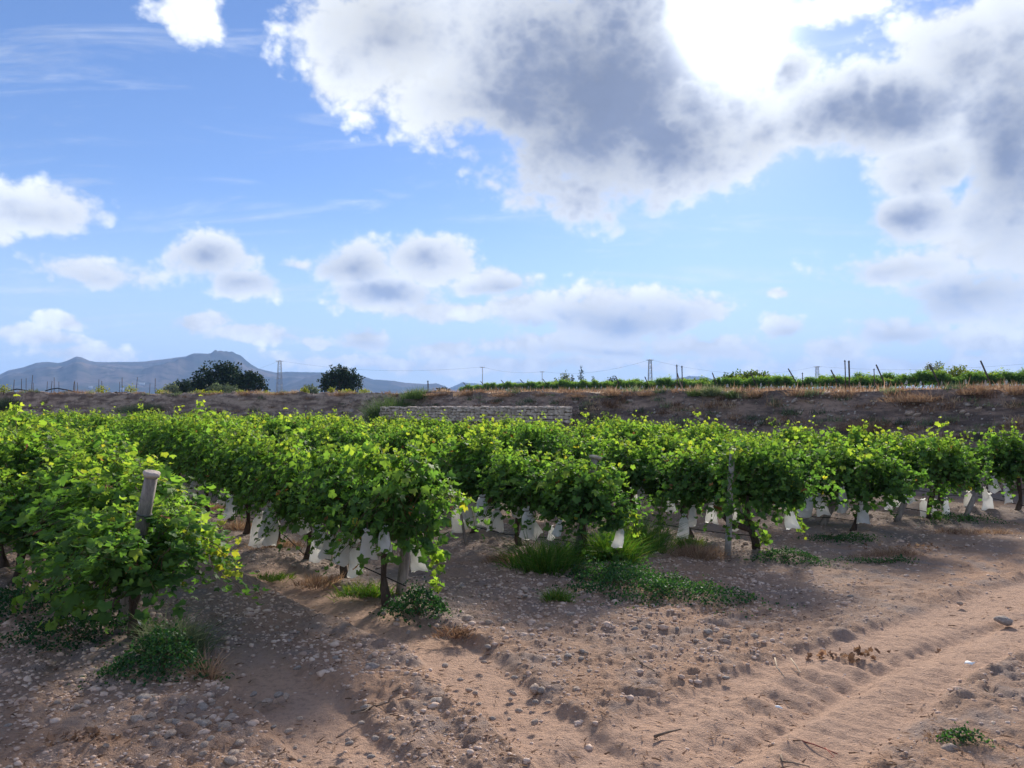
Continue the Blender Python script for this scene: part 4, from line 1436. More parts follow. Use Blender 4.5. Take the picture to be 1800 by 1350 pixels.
# ---------------------------------------------------------------- weeds, grass and bushes
def blades(name, centre, rx, ry, height, n, width, mat, label, cat, group=None, droop=0.35, tone=(0.2, 0.9), rot=0.0, upright=0.5, stuff=False, zfun=None, dome=True):
    """a tuft of blades or twigs spreading from the ground"""
    a = rng.uniform(0, 6.28, n); q = np.sqrt(rng.random(n))
    m_ = max(7, n // 60)                                   # the tuft is made of several crowns of unequal height
    cp_ = [np.zeros(2)]
    while len(cp_) < m_:                                   # each crown roots beside an earlier one
        th = rng.uniform(0, 6.28)
        c_ = cp_[rng.integers(0, len(cp_))] + .34 * np.array([math.cos(th), math.sin(th)])
        if np.hypot(*c_) < .95: cp_.append(c_)
    cp_ = np.array(cp_); cq = np.hypot(cp_[:, 0], cp_[:, 1])
    own = rng.integers(0, m_, n)
    sub = cp_[own]
    loc = np.clip(rng.normal(0, .2, (n, 2)), -.42, .42)
    lx, ly = (sub[:, 0] + loc[:, 0]) * rx, (sub[:, 1] + loc[:, 1]) * ry
    a = np.arctan2(loc[:, 1], loc[:, 0]); q = np.clip(np.hypot(loc[:, 0], loc[:, 1]) / .38, 0, 1)
    ch = (rng.uniform(.45, 1.1, m_) * (1 - .35 * cq ** 2))[own]
    x = centre[0] + lx * math.cos(rot) - ly * math.sin(rot); y = centre[1] + lx * math.sin(rot) + ly * math.cos(rot)
    z = zfun(x, y) if zfun else np.full(n, centre[2])
    L = height * rng.uniform(.5, 1.1, n) * ch
    out = np.stack([np.cos(a + rot) * q, np.sin(a + rot) * q, np.zeros(n)], 1)
    dr = out * (1 - upright) * 1.6 + rng.normal(0, .22, (n, 3)) + np.array([0, 0, 1.0])
    dr /= np.linalg.norm(dr, axis=1)[:, None]
    base = np.stack([x, y, z], 1)
    side = np.cross(dr, unit(n)); side /= np.linalg.norm(side, axis=1)[:, None]
    w_ = width * rng.uniform(.7, 1.3, n)
    z = z - .02
    mid = base + dr * (L * .55)[:, None]
    tip = base + dr * L[:, None] + out * (droop * L)[:, None] - np.array([0, 0, 1]) * (droop * .5 * L * q)[:, None]
    V = np.stack([base - side * w_[:, None] / 2, base + side * w_[:, None] / 2, mid - side * w_[:, None] * .4, mid + side * w_[:, None] * .4, tip], 1)
    i0 = (np.arange(n) * 5)[:, None]
    T = np.concatenate([i0 + np.array([[0, 1, 3]]), i0 + np.array([[0, 3, 2]]), i0 + np.array([[2, 3, 4]])])
    tn = np.stack([np.clip(rng.uniform(*tone, n), 0, 1), rng.random(n), q], 1)
    c0 = np.array([centre[0], centre[1], centre[2]])
    o = link(name, make_mesh(name, V.reshape(-1, 3) - c0, [T], MAT[mat], False, np.repeat(tn, 5, 0)), None, c0)
    tag(o, label, cat, group)
    return o


def leafy_weed(name, centre, rx, ry, height, n, leaf, mat, label, cat='weed', group='weeds growing under the vines', rot=0.0, tone=(0.1, 0.75)):
    a = rng.uniform(0, 6.28, n); q = np.sqrt(rng.random(n))
    q = np.where(rng.random(n) < .16, q * 1.45, q)        # straggling runners thin out into the soil
    edge = 1 + 0.22 * np.sin(3 * a + centre[0]) + 0.12 * np.sin(7 * a)
    lx, ly = q * np.cos(a) * rx * edge, q * np.sin(a) * ry * edge
    x = centre[0] + lx * math.cos(rot) - ly * math.sin(rot); y = centre[1] + lx * math.sin(rot) + ly * math.cos(rot)
    zt = height * np.sqrt(np.clip(1 - q ** 2, 0, 1)) * (0.75 + 0.5 * fbm(x, y, 3.0, 2))
    z = ground_z(x, y) + zt * rng.random(n) ** 0.45 * (1 + .5 * (rng.random(n) > .93)) + 0.012
    ax = unit(n) + np.array([0, 0, .1]); nr = unit(n) * .7 + np.array([0, -.1, .9])
    tn = np.stack([rng.uniform(*tone, n), rng.random(n), q], 1)
    V, T, C = leaf_cloud(np.stack([x, y, z], 1), ax, nr, leaf * rng.uniform(.6, 1.3, n), SMALLT, tn)
    c0 = np.array([centre[0], centre[1], gz(centre[0], centre[1])])
    root = empty(name, c0)
    fo = link('foliage', make_mesh('foliage', V - c0, [T], MAT[mat], False, C), root); fo['kind'] = 'stuff'
    mb = MB()
    for s_ in range(14):
        a_ = random.uniform(0, 6.28); d_ = random.uniform(.3, .85)
        mb.tube([(0, 0, .0), (math.cos(a_ + rot) * rx * d_ * .5, math.sin(a_ + rot) * ry * d_ * .5, height * .5), (math.cos(a_ + rot) * rx * d_, math.sin(a_ + rot) * ry * d_, height * .55)], .003, 4, False)
    mb.build('stalk', MAT['cane'], root)
    tag(root, label, cat, group)
    return root


gzf = lambda x, y: ground_z(x, y)
G = lambda px, py: on_ground(px, py)
c = G(1150, 1038); leafy_weed('weed_mat', c, 1.0, .62, .26, 5200, .040, 'weed_leaf', 'big dark green creeping weed mat in the bare soil', rot=-.5)
c = G(1070, 1015); leafy_weed('weed_mat', c, .55, .35, .32, 2000, .040, 'weed_leaf', 'green weeds joining the grass to the big creeping mat')
c = G(955, 1000); blades('grass_tuft', c, .62, .4, .62, 1500, .010, 'grass_blade', 'tall bright green grass left of the stout weathered post', 'grass', 'grass under the vines', zfun=gzf)
c = G(1062, 990); blades('grass_tuft', c, .5, .4, .68, 1100, .010, 'grass_blade', 'tall bright green grass right of the stout weathered post', 'grass', 'grass under the vines', zfun=gzf)
c = G(1130, 965); blades('grass_tuft', c, .45, .5, .85, 900, .010, 'grass_blade', 'tall pale green grass in the gap between two vine rows', 'grass', 'grass under the vines', zfun=gzf)
c = G(975, 1053); blades('grass_tuft', c, .26, .14, .20, 420, .007, 'grass_blade', 'small olive tuft alone on the soil before the grass', 'grass', 'grass under the vines', zfun=gzf, tone=(.4, 1))
c = G(735, 1082); leafy_weed('weed_clump', c, .34, .24, .34, 1700, .038, 'weed_leaf', 'bluish green weed clump at the end of the second vine row', tone=(0, .55))
c = G(640, 1052); blades('grass_tuft', c, .6, .25, .24, 700, .008, 'grass_blade', 'thin grass and litter under the second vine row', 'grass', 'grass under the vines', zfun=gzf, tone=(.3, 1))
c = G(575, 1030); blades('dry_grass_tuft', c, .5, .25, .2, 500, .007, 'dry_grass', 'dull dry grass below the bags of the second row', 'grass', 'dry grass under the vines', zfun=gzf)
c = G(285, 1190); leafy_weed('weed_clump', c, .42, .28, .36, 2300, .036, 'weed_leaf', 'grey-green weed clump at the foot of the low left vine', tone=(.1, .7))
c = G(320, 1160); blades('weed_clump', c, .3, .25, .50, 700, .008, 'grey_green', 'feathery grey-green weed right of the low left vine', 'weed', 'weeds growing under the vines', zfun=gzf)
c = G(355, 1200); blades('dry_grass_tuft', c, .18, .16, .3, 320, .006, 'dry_grass', 'brown dry stalks right of the grey-green weed clump', 'grass', 'dry grass under the vines', zfun=gzf)
c = G(140, 1140); leafy_weed('weed_clump', c, .65, .35, .30, 2400, .036, 'weed_leaf', 'dark weeds in shade left of the low left vine', tone=(0, .45))
c = G(60, 1080); leafy_weed('weed_clump', c, .7, .5, .35, 2400, .04, 'weed_leaf', 'dark weeds below the vines at the left edge', tone=(0, .5))
c = G(1385, 985); leafy_weed('weed_clump', c, .55, .3, .14, 1400, .035, 'weed_leaf', 'low green weeds right of the bent vine trunk')
c = G(1235, 975); blades('dry_grass_tuft', c, .7, .4, .26, 900, .007, 'dry_grass', 'yellowish brown dry grass left of the bent vine trunk', 'grass', 'dry grass under the vines', zfun=gzf)
c = G(1225, 965); blades('grass_tuft', c, .5, .3, .30, 500, .008, 'grass_blade', 'yellow-green grass mixed in the dry patch by the bent trunk', 'grass', 'grass under the vines', zfun=gzf, tone=(.5, 1))
c = G(1560, 972); blades('dry_grass_tuft', c, .8, .3, .16, 900, .006, 'dry_grass', 'orange-brown dry weeds on the soil before the slanting posts', 'grass', 'dry grass under the vines', zfun=gzf)
c = G(1545, 985); leafy_weed('weed_clump', c, .6, .14, .09, 700, .03, 'weed_leaf', 'thin green weeds along the front of the orange-brown patch')
c = G(1480, 948); leafy_weed('weed_clump', c, .6, .3, .16, 1200, .035, 'weed_leaf', 'green weeds under the vine with two slanting trunks')
c = G(1725, 938); blades('dry_grass_tuft', c, .8, .3, .18, 700, .006, 'dry_grass', 'brown dry grass under the last vines at right', 'grass', 'dry grass under the vines', zfun=gzf)
c = G(1690, 920); leafy_weed('weed_clump', c, .7, .35, .22, 1300, .035, 'weed_leaf', 'green weeds under the bags near the right edge')
c = G(470, 1020); blades('grass_tuft', c, .4, .3, .16, 400, .007, 'grass_blade', 'sparse grass on the stony soil between the first two rows', 'grass', 'grass under the vines', zfun=gzf, tone=(.3, 1))
c = G(880, 985); blades('dry_grass_tuft', c, .6, .3, .2, 600, .007, 'dry_grass', 'dry grass left of the tall green grass', 'grass', 'dry grass under the vines', zfun=gzf)
c = G(1690, 1300); leafy_weed('weed_clump', c, .16, .09, .10, 420, .024, 'weed_leaf', 'small green weed by a pale stone in the lower right corner')
c = G(1640, 1292); blades('dry_grass_tuft', c, .16, .08, .09, 150, .004, 'dry_grass', 'scraps of dry weed in the lower right corner', 'grass', 'dry grass on the track', zfun=gzf)
for k in range(16):   # undergrowth below the farther vines
    r_ = k % 6; s_ = 3.5 + 2.6 * (k // 6) + random.uniform(0, 1.5)
    p = row_pt(r_, s_)
    if k % 2:
        blades('dry_grass_tuft', (p.x, p.y, gz(p.x, p.y)), .7, .4, .24, 420, .008, 'dry_grass', f'dry grass deep under the {ORD[r_]} vine row, {ORD[k // 6]} patch from the track', 'grass', 'dry grass under the vines', zfun=gzf)
    else:
        blades('grass_tuft', (p.x, p.y, gz(p.x, p.y)), .7, .4, .30, 520, .009, 'grass_blade', f'green grass deep under the {ORD[r_]} vine row, {ORD[k // 6]} patch from the track', 'grass', 'grass under the vines', zfun=gzf)


# bushes on and above the bank
def bank_bush(px0, px1, v, height, n, width, mat, label, cat='bush', group=None, depth=.6, **kw):
    p = bank_point((px0 + px1) / 2, v)
    rx = (px1 - px0) / 2 / FPX * p.y
    return blades(kw.pop('name', 'bush'), p - Vector((0, 0, .1)), rx, depth, height, n, width, MAT and mat, label, cat, group, **kw)


bank_bush(652, 735, .55, 1.75, 3600, .018, 'broom_green', 'tall feathery green broom bush at the left end of the stone wall', droop=.15, upright=.75, depth=1.0)
bank_bush(700, 765, .92, .75, 1500, .016, 'broom_green', 'lower feathery bush on the bank right of the tall broom', droop=.15, upright=.7, depth=.8)
bank_bush(642, 664, .2, 1.3, 700, .018, 'broom_green', 'dark hanging bush foot left of the tall broom', droop=.2, upright=.6, depth=.6, tone=(0, .4))
bank_bush(208, 305, .52, 0.85, 2600, .020, 'grey_green', 'long rounded grey-green bush on the ledge of the left bank', droop=.25, upright=.55, depth=.9)
bank_bush(-20, 55, .55, 1.25, 2600, .022, 'grey_green', 'dark scrubby bush on the bank at the left edge', droop=.25, upright=.5, depth=1.0, tone=(0, .6))
bank_bush(1232, 1268, .98, .55, 1300, .014, 'grey_green', 'round pale grey-green bush on the lip of the right bank', droop=.3, upright=.45, depth=.5, tone=(.5, 1))
bank_bush(1268, 1304, .98, .50, 900, .010, 'broom_green', 'olive grass clump beside the round pale bush', 'grass', droop=.3, upright=.6, depth=.5, tone=(.4, 1))
bank_bush(1205, 1238, .97, .42, 600, .010, 'broom_green', 'yellowish scrub left of the round pale bush', droop=.3, upright=.6, depth=.5, tone=(.5, 1))
bank_bush(1380, 1450, .50, .55, 1500, .008, 'dry_grass', 'rusty dry grass clump low on the dark bank', 'grass', 'dry grass clumps on the bank', droop=.4, upright=.4, depth=.5, name='dry_grass_clump')
bank_bush(1486, 1570, .60, .62, 2200, .008, 'dry_grass', 'widest rusty dry grass clump on the slope of the dark bank', 'grass', 'dry grass clumps on the bank', droop=.4, upright=.4, depth=.6, name='dry_grass_clump')
bank_bush(1565, 1690, .90, .46, 2600, .008, 'dry_grass', 'long rusty dry grass along the lip of the dark bank', 'grass', 'dry grass clumps on the bank', droop=.4, upright=.45, depth=.6, name='dry_grass_clump')
bank_bush(1090, 1150, .30, .40, 800, .008, 'dry_grass', 'small rusty grass clump at the foot of the bank, right of the wall', 'grass', 'dry grass clumps on the bank', droop=.4, upright=.4, depth=.4, name='dry_grass_clump')
for k, (a_, b_) in enumerate(((745, 800), (800, 860), (860, 925), (925, 985), (985, 1050), (1050, 1110), (1110, 1170), (1310, 1370), (1370, 1440), (1440, 1510), (1690, 1750), (1750, 1810))):
    bank_bush(a_, b_, .97, random.uniform(.28, .46), 900, .009, 'dry_grass', f'reddish dry grass fringe on the bank top, {ORD[k]} clump from the broom bush', 'grass', 'dry grass fringe on the bank', droop=.4, upright=.55, depth=.5, name='dry_grass_clump')
for k, (a_, b_, v_) in enumerate(((80, 130, .62), (140, 190, .35), (330, 400, .66), (410, 470, .97), (470, 560, .97), (560, 640, .97), (340, 420, .98), (60, 200, .98), (520, 600, .4))):
    bank_bush(a_, b_, v_, random.uniform(.28, .5), 700, .014, 'dry_grass', f'dry brown scrub on the left bank, {ORD[k]} patch of it', 'grass', 'dry scrub on the left bank', droop=.35, upright=.5, depth=.6, name='dry_grass_clump', tone=(.1, .9))


def terrace_pt(px, Y):
    x = (px - CX) / FPX * Y
    return Vector((x, Y, float(terrace_z(np.array(x), np.array(float(Y))))))


def small_bush(px, Y, w_px, h_px, mat, n, label, group, leaf=.14, tone=(0.1, 0.9), name='young_vine', cat='plant', lift=0.0):
    p = terrace_pt(px, Y)
    w_, h_ = w_px / FPX * Y / 2, h_px / FPX * Y
    v = unit(n) * (rng.random(n) ** .4)[:, None]
    pos = v * np.array([w_, w_ * .8, h_ * .45]) * (1 + .2 * rng.normal(size=(n, 1))) + np.array([0, 0, h_ * (.55 + lift)])
    tn = np.stack([rng.uniform(*tone, n), rng.random(n), v[:, 2]], 1)
    V, T, C = leaf_cloud(pos, unit(n) - np.array([0, 0, .3]), unit(n) + np.array([0, 0, .8]), leaf * rng.uniform(.6, 1.2, n), SMALLT, tn)
    root = empty(name, p - Vector((0, 0, .05)))
    q = link('foliage', make_mesh('foliage', V, [T], MAT[mat], False, C), root); q['kind'] = 'stuff'
    mb = MB(); mb.tube([(0, 0, -.05), (.02, 0, h_ * .3), (0, .02, h_ * .6)], [.03, .025, .012], 5)
    mb.build('stem', MAT['bark'], root)
    return tag(root, label, cat, group)


for k, (px, w_, h_) in enumerate(((6, 22, 17), (178, 26, 16), (229, 24, 17), (283, 20, 10), (350, 22, 10), (376, 30, 9), (424, 26, 9), (468, 30, 8), (535, 14, 15), (583, 14, 14), (610, 26, 10), (640, 22, 11))):
    small_bush(px, 57 + (k % 3) * 2, w_, h_, 'yellow_leaf', 200, f'yellow-green young plant on the left terrace edge, {ORD[k]} from the left', 'young plants along the terrace edge')

# thin stakes and black hoses on the left terrace
STK = [24, 37, 46, 56, 58, 83, 90, 95, 129, 131, 136, 174, 179, 210, 214, 263, 273, 240, 103]
for k, px in enumerate(sorted(STK)):
    Y = 78 + (k * 7) % 20
    p = terrace_pt(px, Y)
    h = random.uniform(12, 26) / FPX * Y
    root = empty('stake', p)
    mb = MB(); mb.tube([(0, 0, -.1), (random.uniform(-.05, .05), 0, h * .5), (random.uniform(-.08, .08), 0, h + .4)], .03, 6)
    mb.build('shaft', MAT['dark_wood'], root)
    mb = MB(); mb.tube([(0, 0, h * .7), (0, 0, h * .7 + .03)], .045, 6)
    mb.build('wire_wrap', MAT['wire'], root)
    tag(root, f'thin bare stake on the left terrace, {ORD[k]} from the left', 'stake', 'bare stakes on the left terrace')
for k, pts in enumerate((((14, 687), (30, 684), (44, 686), (58, 690)), ((80, 687), (90, 684), (101, 682.5), (120, 686), (138, 690), (165, 694)), ((200, 690), (222, 690.5), (246, 692), (268, 694)))):
    Y = 60
    mb = MB(); mb.tube([tuple(at_depth(a_, b_, Y)) for a_, b_ in pts], .045, 6)
    o = mb.build('irrigation_hose', MAT['black_hose'])
    tag(o, ('short black hose looped at the left edge of the terrace', 'long arched black hose across the left terrace', 'straight black hose right of the arched one on the left terrace')[k], 'hose', 'black hoses on the left terrace')

# ---------------------------------------------------------------- vineyard on the upper terrace
TA_, TB_ = np.array([50.0, 68.0]), np.array([-13.0, 182.0])
tl = np.linalg.norm(TB_ - TA_); td = (TB_ - TA_) / tl
ta = math.atan2(td[1], td[0])
n_t = int(tl / 1.75)
for k in range(n_t):
    p = TA_ + td * (k * 1.75 + random.uniform(-.2, .2))
    zt = float(terrace_z(p[0], p[1]))
    root = empty('terrace_vine', (p[0], p[1], zt), ta + random.choice((0, math.pi)))
    f = (k * 3) % len(FOL)
    sc_ = random.choice((.8, .95, 1.05, 1.2)) * random.uniform(.95, 1.08)
    fo = link('foliage', FOL[f][0], root); fo.scale = (1.15, 1.1, sc_); fo.location.z = -.22; fo['kind'] = 'stuff'
    link('trunk', TRK[k % len(TRK)][0], root)
    tag(root, f'grapevine in the upper terrace hedge, {ORD[k]} from the right edge', 'grapevine', 'grapevines on the upper terrace')
back = np.array([-td[1], td[0]])
if back @ TA_ < 0: back = -back
for k in range(n_t):
    p = TA_ + back * 3.2 + td * (k * 1.75 + .9 + random.uniform(-.2, .2))
    root = empty('terrace_vine', (p[0], p[1], float(terrace_z(p[0], p[1]))), ta + random.choice((0, math.pi)))
    fo = link('foliage', FOL[(k * 5 + 1) % len(FOL)][0], root); fo.scale = (1.15, 1.1, random.uniform(.85, 1.25)); fo.location.z = -.3; fo['kind'] = 'stuff'
    link('trunk', TRK[k % len(TRK)][0], root)
    tag(root, f'grapevine behind the upper terrace hedge, {ORD[k]} from the right edge', 'grapevine', 'grapevines of the second row on the upper terrace')
for k in range(46):
    s_ = (tl * 0.92) * (k / 46.0) ** 1.1 + random.uniform(0, 1.5)
    nrm_ = np.array([-td[1], td[0]])
    if nrm_ @ (-TA_) < 0: nrm_ = -nrm_
    p = TA_ + td * s_ + nrm_ * random.uniform(.35, .75)
    grape_bag((p[0], p[1], float(terrace_z(p[0], p[1])) + random.uniform(.62, .95)), random.uniform(1.1, 1.5), f'white bag under the upper terrace vines, {ORD[k]} from the right edge', 'bags under the upper terrace vines', tie=False)
front = -back
for k in range(10):
    p = TA_ + td * (tl * (k + .5) / 10) + front * .6
    half = tl / 20 * 1.15
    def zt_(x, y): return terrace_z(x, y) - .1
    mt_, tn_, what = (('dry_grass', (.6, 1), 'pale dry grass'), ('grey_green', (.2, 1), 'grey-green weeds'))[k % 3 == 1]
    blades('terrace_undergrowth', (p[0], p[1], float(terrace_z(p[0], p[1]))), half, 1.6, .8, 2200, .03, mt_, f'{what} under the upper terrace vines, {ORD[k]} stretch from the right', 'grass', 'undergrowth of the terrace vines', rot=ta, zfun=zt_, upright=.7, tone=tn_)
ns = 8000
az_ = np.radians(rng.uniform(-8, 36, ns))
r0_ = np.interp(np.degrees(az_), azb, bank_top_r)
rr_ = r0_ + 60 * rng.random(ns) ** 1.6
base = np.stack([rr_ * np.sin(az_), rr_ * np.cos(az_)], 1)
kp = fbm(base[:, 0], base[:, 1], .25, 3) > -.12
base = base[kp]; n = len(base)
base = np.c_[base, terrace_z(base[:, 0], base[:, 1])]
dr = rng.normal(0, .35, (n, 3)) + np.array([0, 0, 1.0])
L = rng.uniform(.08, .30, n)
sd = np.cross(dr, unit(n)); sd /= np.linalg.norm(sd, axis=1)[:, None]
V = np.stack([base - sd * .02, base + sd * .02, base + dr * L[:, None]], 1).reshape(-1, 3)
tag(link('dry_ground_cover', make_mesh('dry_ground_cover', V, [np.arange(len(V)).reshape(-1, 3)], MAT['dry_grass'], False, np.repeat(np.stack([rng.random(n), rng.random(n), rng.random(n)], 1), 3, 0)), terrace), kind='stuff')
LEAN = [(818, 672, 8), (849, 670, 9), (885, 668, 9), (906, 676, 4), (919, 667, 10), (958, 666, 8), (1085, 661, 6), (1136, 662, 5), (1255, 655, 6), (1322, 652, 7), (1391, 648, 11), (1465, 650, 9), (1545, 641, 10), (1639, 640, 11), (1729, 634, 11)]
for k, (px, py, dxp) in enumerate(LEAN):
    # stand at the end of a row on the hedge line
    d = ray(px, 690)
    den = d.x * td[1] - d.y * td[0]
    Y = (TA_[0] * td[1] - TA_[1] * td[0]) / den * d.y - 1.2
    top = at_depth(px - dxp / 2, py, Y)
    base = terrace_pt(px + dxp * 1.5, Y)
    root = empty('terrace_post', base)
    v = top - base
    mb = MB(); mb.tube([(0, 0, -.1), tuple(v * .5), tuple(v)], [.085, .08, .075], 8, True, .04)
    mb.build('shaft', MAT['dark_wood'], root)
    mb = MB(); mb.tube([tuple(v * .88), tuple(v * .9)], .1, 8)
    mb.build('wire_wrap', MAT['wire'], root)
    tag(root, f'slanting wooden post over the upper terrace vines, {ORD[k]} from the left', 'post', 'slanting posts on the upper terrace')
for px, py, Y, lab in ((1190, 641, 60, 'thin upright pole left of a pair on the upper terrace'), (1199, 643, 60.5, 'darker pole right of a pair on the upper terrace'),
                       (1486, 633, 58, 'thin upright pole left of the tall pair on the right terrace'), (1493, 634, 58, 'thick dark upright pole in the tall pair on the right terrace'),
                       (752, 669, 60, 'lone dark pole behind the broom bush'), (1411, 655, 75, 'short pole in the terrace hedge'), (1537, 648, 70, 'short upright pole among the right terrace posts')):
    base = terrace_pt(px, Y); top = at_depth(px, py, Y)
    root = empty('pole', base)
    mb = MB(); mb.tube([(0, 0, -.1), (.02, 0, (top.z - base.z) * .5), (0, 0, top.z - base.z)], .065 if 'thick' in lab else .042, 8, True, .03)
    mb.build('shaft', MAT['dark_wood'], root)
    mb = MB(); mb.tube([(0, 0, top.z - base.z - .12), (0, 0, top.z - base.z - .08)], .085, 8)
    mb.build('wire_wrap', MAT['wire'], root)
    tag(root, lab, 'pole', 'poles on the upper terrace')
mb = MB()
brace = terrace_pt(1196, 60.2)
b0 = at_depth(1190, 655, 60.2); b1 = at_depth(1201, 690, 60.2)
mb.tube([tuple(b0), tuple(b1)], .05, 6)
tag(mb.build('brace_pole', MAT['old_wood']), 'slanting brace between the two upright poles on the terrace', 'pole')


# ---------------------------------------------------------------- trees
def crown_tree(name, px, Y, top_px, w_px, base_px, mat, label, lobes, leaf, n, cat='tree', group=None, trunk=.2, tone=(0, 1), aspect=.62, trunk_x=0.0):
    """lobes: (x, z, r) in shares of the crown's half width and height"""
    base = terrace_pt(px, Y)
    top = at_depth(px, top_px, Y).z - base.z
    bot = at_depth(px, base_px, Y).z - base.z
    hw = w_px / 2 / FPX * Y
    root = empty(name, base)
    P, NN = [], []
    for (lx, lz, lr) in lobes:
        m_ = int(n * lr ** 2 / sum(q[2] ** 2 for q in lobes))
        v = unit(m_)
        rad = (rng.random(m_) ** .33)
        rad = np.where(rng.random(m_) < .6, .75 + .3 * rng.random(m_), rad)
        bumpy = 1 + .36 * np.sin(v[:, 0] * 7 + lx * 9) * np.sin(v[:, 2] * 6 + lz * 5) + .2 * np.sin(v[:, 1] * 9)
        q = v * (rad * bumpy)[:, None] * np.array([lr * hw, lr * hw * .8, lr * (top - bot) * aspect]) + np.array([lx * hw, rng.uniform(-.2, .2) * hw, bot + lz * (top - bot)])
        keep_ = fbm(q[:, 0] * 1.0 + 50 * lx, q[:, 2] * 1.0 + q[:, 1], 3.2 / max(hw, 1), 2) > -.38
        P.append(q[keep_]); NN.append(v[keep_])
    P, NN = np.concatenate(P), np.concatenate(NN)
    m_ = len(P)
    tn = np.stack([rng.uniform(*tone, m_), rng.random(m_), P[:, 2] * 0], 1)
    V, T, C = leaf_cloud(P, unit(m_) + NN * .4, NN + unit(m_) * .8 + np.array([0, 0, .3]), leaf * rng.uniform(.6, 1.4, m_), SMALLT, tn)
    q = link('crown', make_mesh('crown', V, [T], MAT[mat], False, C), root); q['kind'] = 'stuff'
    tb = MB()
    hh = bot + .35 * (top - bot)
    tb.tube([(trunk_x * hw, 0, -.3), (trunk_x * hw * .8, .1, hh * .4), (0, 0, hh), (0, 0, hh * 1.3)], [trunk, trunk * .85, trunk * .6, trunk * .3], 8, True, .08)
    tk_ = tb.build('trunk', MAT['bark'], root)
    for (lx, lz, lr) in lobes:
        lb = MB()
        e = Vector((lx * hw, 0, bot + lz * (top - bot)))
        lb.tube([(0, 0, hh * .85), tuple(Vector((0, 0, hh)).lerp(e, .5) + Vector((0, .1, .1))), tuple(e)], [trunk * .45, trunk * .3, trunk * .12], 6)
        lb.build('limb', MAT['bark'], tk_)
    return tag(root, label, cat, group)


crown_tree('pine_tree', 384, 160, 637, 92, 694, 'pine_needle', 'largest dark pine, left of the pylon', [(-.5, .5, .42), (-.1, .72, .42), (.3, .74, .40), (-.7, .28, .32), (.55, .5, .4), (.05, .36, .42), (.7, .25, .3), (-.3, .3, .4)], .50, 6500, group='dark pines on the plain', trunk=.35)
crown_tree('pine_tree', 436, 158, 652, 62, 694, 'pine_needle', 'dark pine touching the right side of the largest one', [(-.3, .68, .42), (.15, .74, .38), (.5, .5, .42), (.75, .26, .34), (0, .36, .48), (-.6, .4, .38)], .46, 4200, group='dark pines on the plain', trunk=.3)
crown_tree('pine_tree', 597, 165, 646, 76, 692, 'pine_needle', 'dark round pine with pale trunk, right of the pylon', [(-.55, .55, .38), (-.1, .78, .40), (.35, .72, .38), (.65, .48, .36), (0, .42, .44), (.75, .24, .28), (-.65, .26, .3), (.2, .28, .4)], .48, 5600, group='dark pines on the plain', trunk=.38)
crown_tree('bushy_tree', 322, 175, 667, 46, 694, 'pine_needle', 'low dark tree left of the largest pine', [(-.3, .45, .6), (.35, .55, .6), (0, .3, .6)], .42, 2600, tone=(.3, 1))
crown_tree('bushy_tree', 300, 170, 676, 30, 694, 'grey_green', 'small grey-green shrub tree left of the low dark tree', [(0, .5, .8), (.4, .3, .5)], .36, 1200)
crown_tree('bushy_tree', 395, 120, 673, 56, 697, 'grey_green', 'grey scrub in front of the largest pine', [(-.4, .5, .6), (.3, .45, .6), (.7, .3, .4)], .26, 2000, tone=(0, .6))
crown_tree('bushy_tree', 545, 130, 677, 32, 695, 'grey_green', 'olive shrub left of the dark round pine', [(0, .55, .75), (.45, .35, .5), (-.5, .3, .5)], .28, 1300, tone=(.1, .7))
crown_tree('bushy_tree', 495, 300, 688, 36, 700, 'grey_green', 'low scrub at the foot of the pylon', [(-.4, .4, .6), (.4, .45, .6)], .6, 900)
crown_tree('bushy_tree', 778, 90, 683, 30, 700, 'pine_needle', 'small round bush on the terrace right of the lone pole', [(0, .5, .8), (.4, .35, .55), (-.4, .35, .5)], .24, 1500, tone=(.3, 1))
for k, (px, tp, w_, lab) in enumerate(((1022, 640, 11, 'tallest slender conifer on the skyline'), (1006, 657, 8, 'short slender conifer left of the tallest'), (977, 664, 8, 'leftmost slender conifer of the skyline group'), (1043, 661, 8, 'small slender tree right of the tallest conifer'))):
    crown_tree('conifer', px, 260, tp, w_ * 1.6, 688, 'pine_needle', lab, [(0, .12, .9), (.1, .32, .72), (-.1, .52, .55), (.05, .72, .38), (0, .9, .2)], .42, 900, group='conifers on the skyline', trunk=.14, aspect=.22, tone=(.3, 1))
crown_tree('bushy_tree', 993, 255, 655, 22, 688, 'grey_green', 'rounded grey-green tree between the slender conifers', [(0, .6, .7), (.2, .3, .7), (-.3, .4, .6)], .5, 1200)
crown_tree('bushy_tree', 1077, 220, 663, 22, 686, 'pine_needle', 'dark low tree right of the skyline conifers', [(0, .5, .8), (.5, .4, .5)], .42, 900, tone=(.3, 1))
crown_tree('broad_tree', 1318, 118, 652, 82, 680, 'tree_leaf', 'broad light green tree behind the middle terrace vines', [(-.6, .4, .4), (-.15, .62, .5), (.3, .66, .5), (.7, .45, .38), (0, .35, .6)], .30, 3600, tone=(.1, .8), trunk=.22)
crown_tree('broad_tree', 1285, 112, 655, 30, 680, 'tree_leaf', 'small darker tree left of the broad light green one', [(-.3, .5, .6), (.3, .5, .6)], .28, 1300, tone=(0, .4))
crown_tree('broad_tree', 1645, 96, 638, 36, 676, 'grey_green', 'sparse airy tree behind the right terrace vines', [(-.4, .7, .42), (.3, .75, .42), (0, .4, .4)], .2, 1100, tone=(.4, 1), trunk=.12)
crown_tree('broad_tree', 1688, 98, 644, 70, 680, 'tree_leaf', 'yellow-olive broad tree near the right skyline', [(-.55, .5, .45), (0, .68, .5), (.5, .5, .45), (0, .3, .6)], .26, 3000, tone=(.4, 1), trunk=.2)
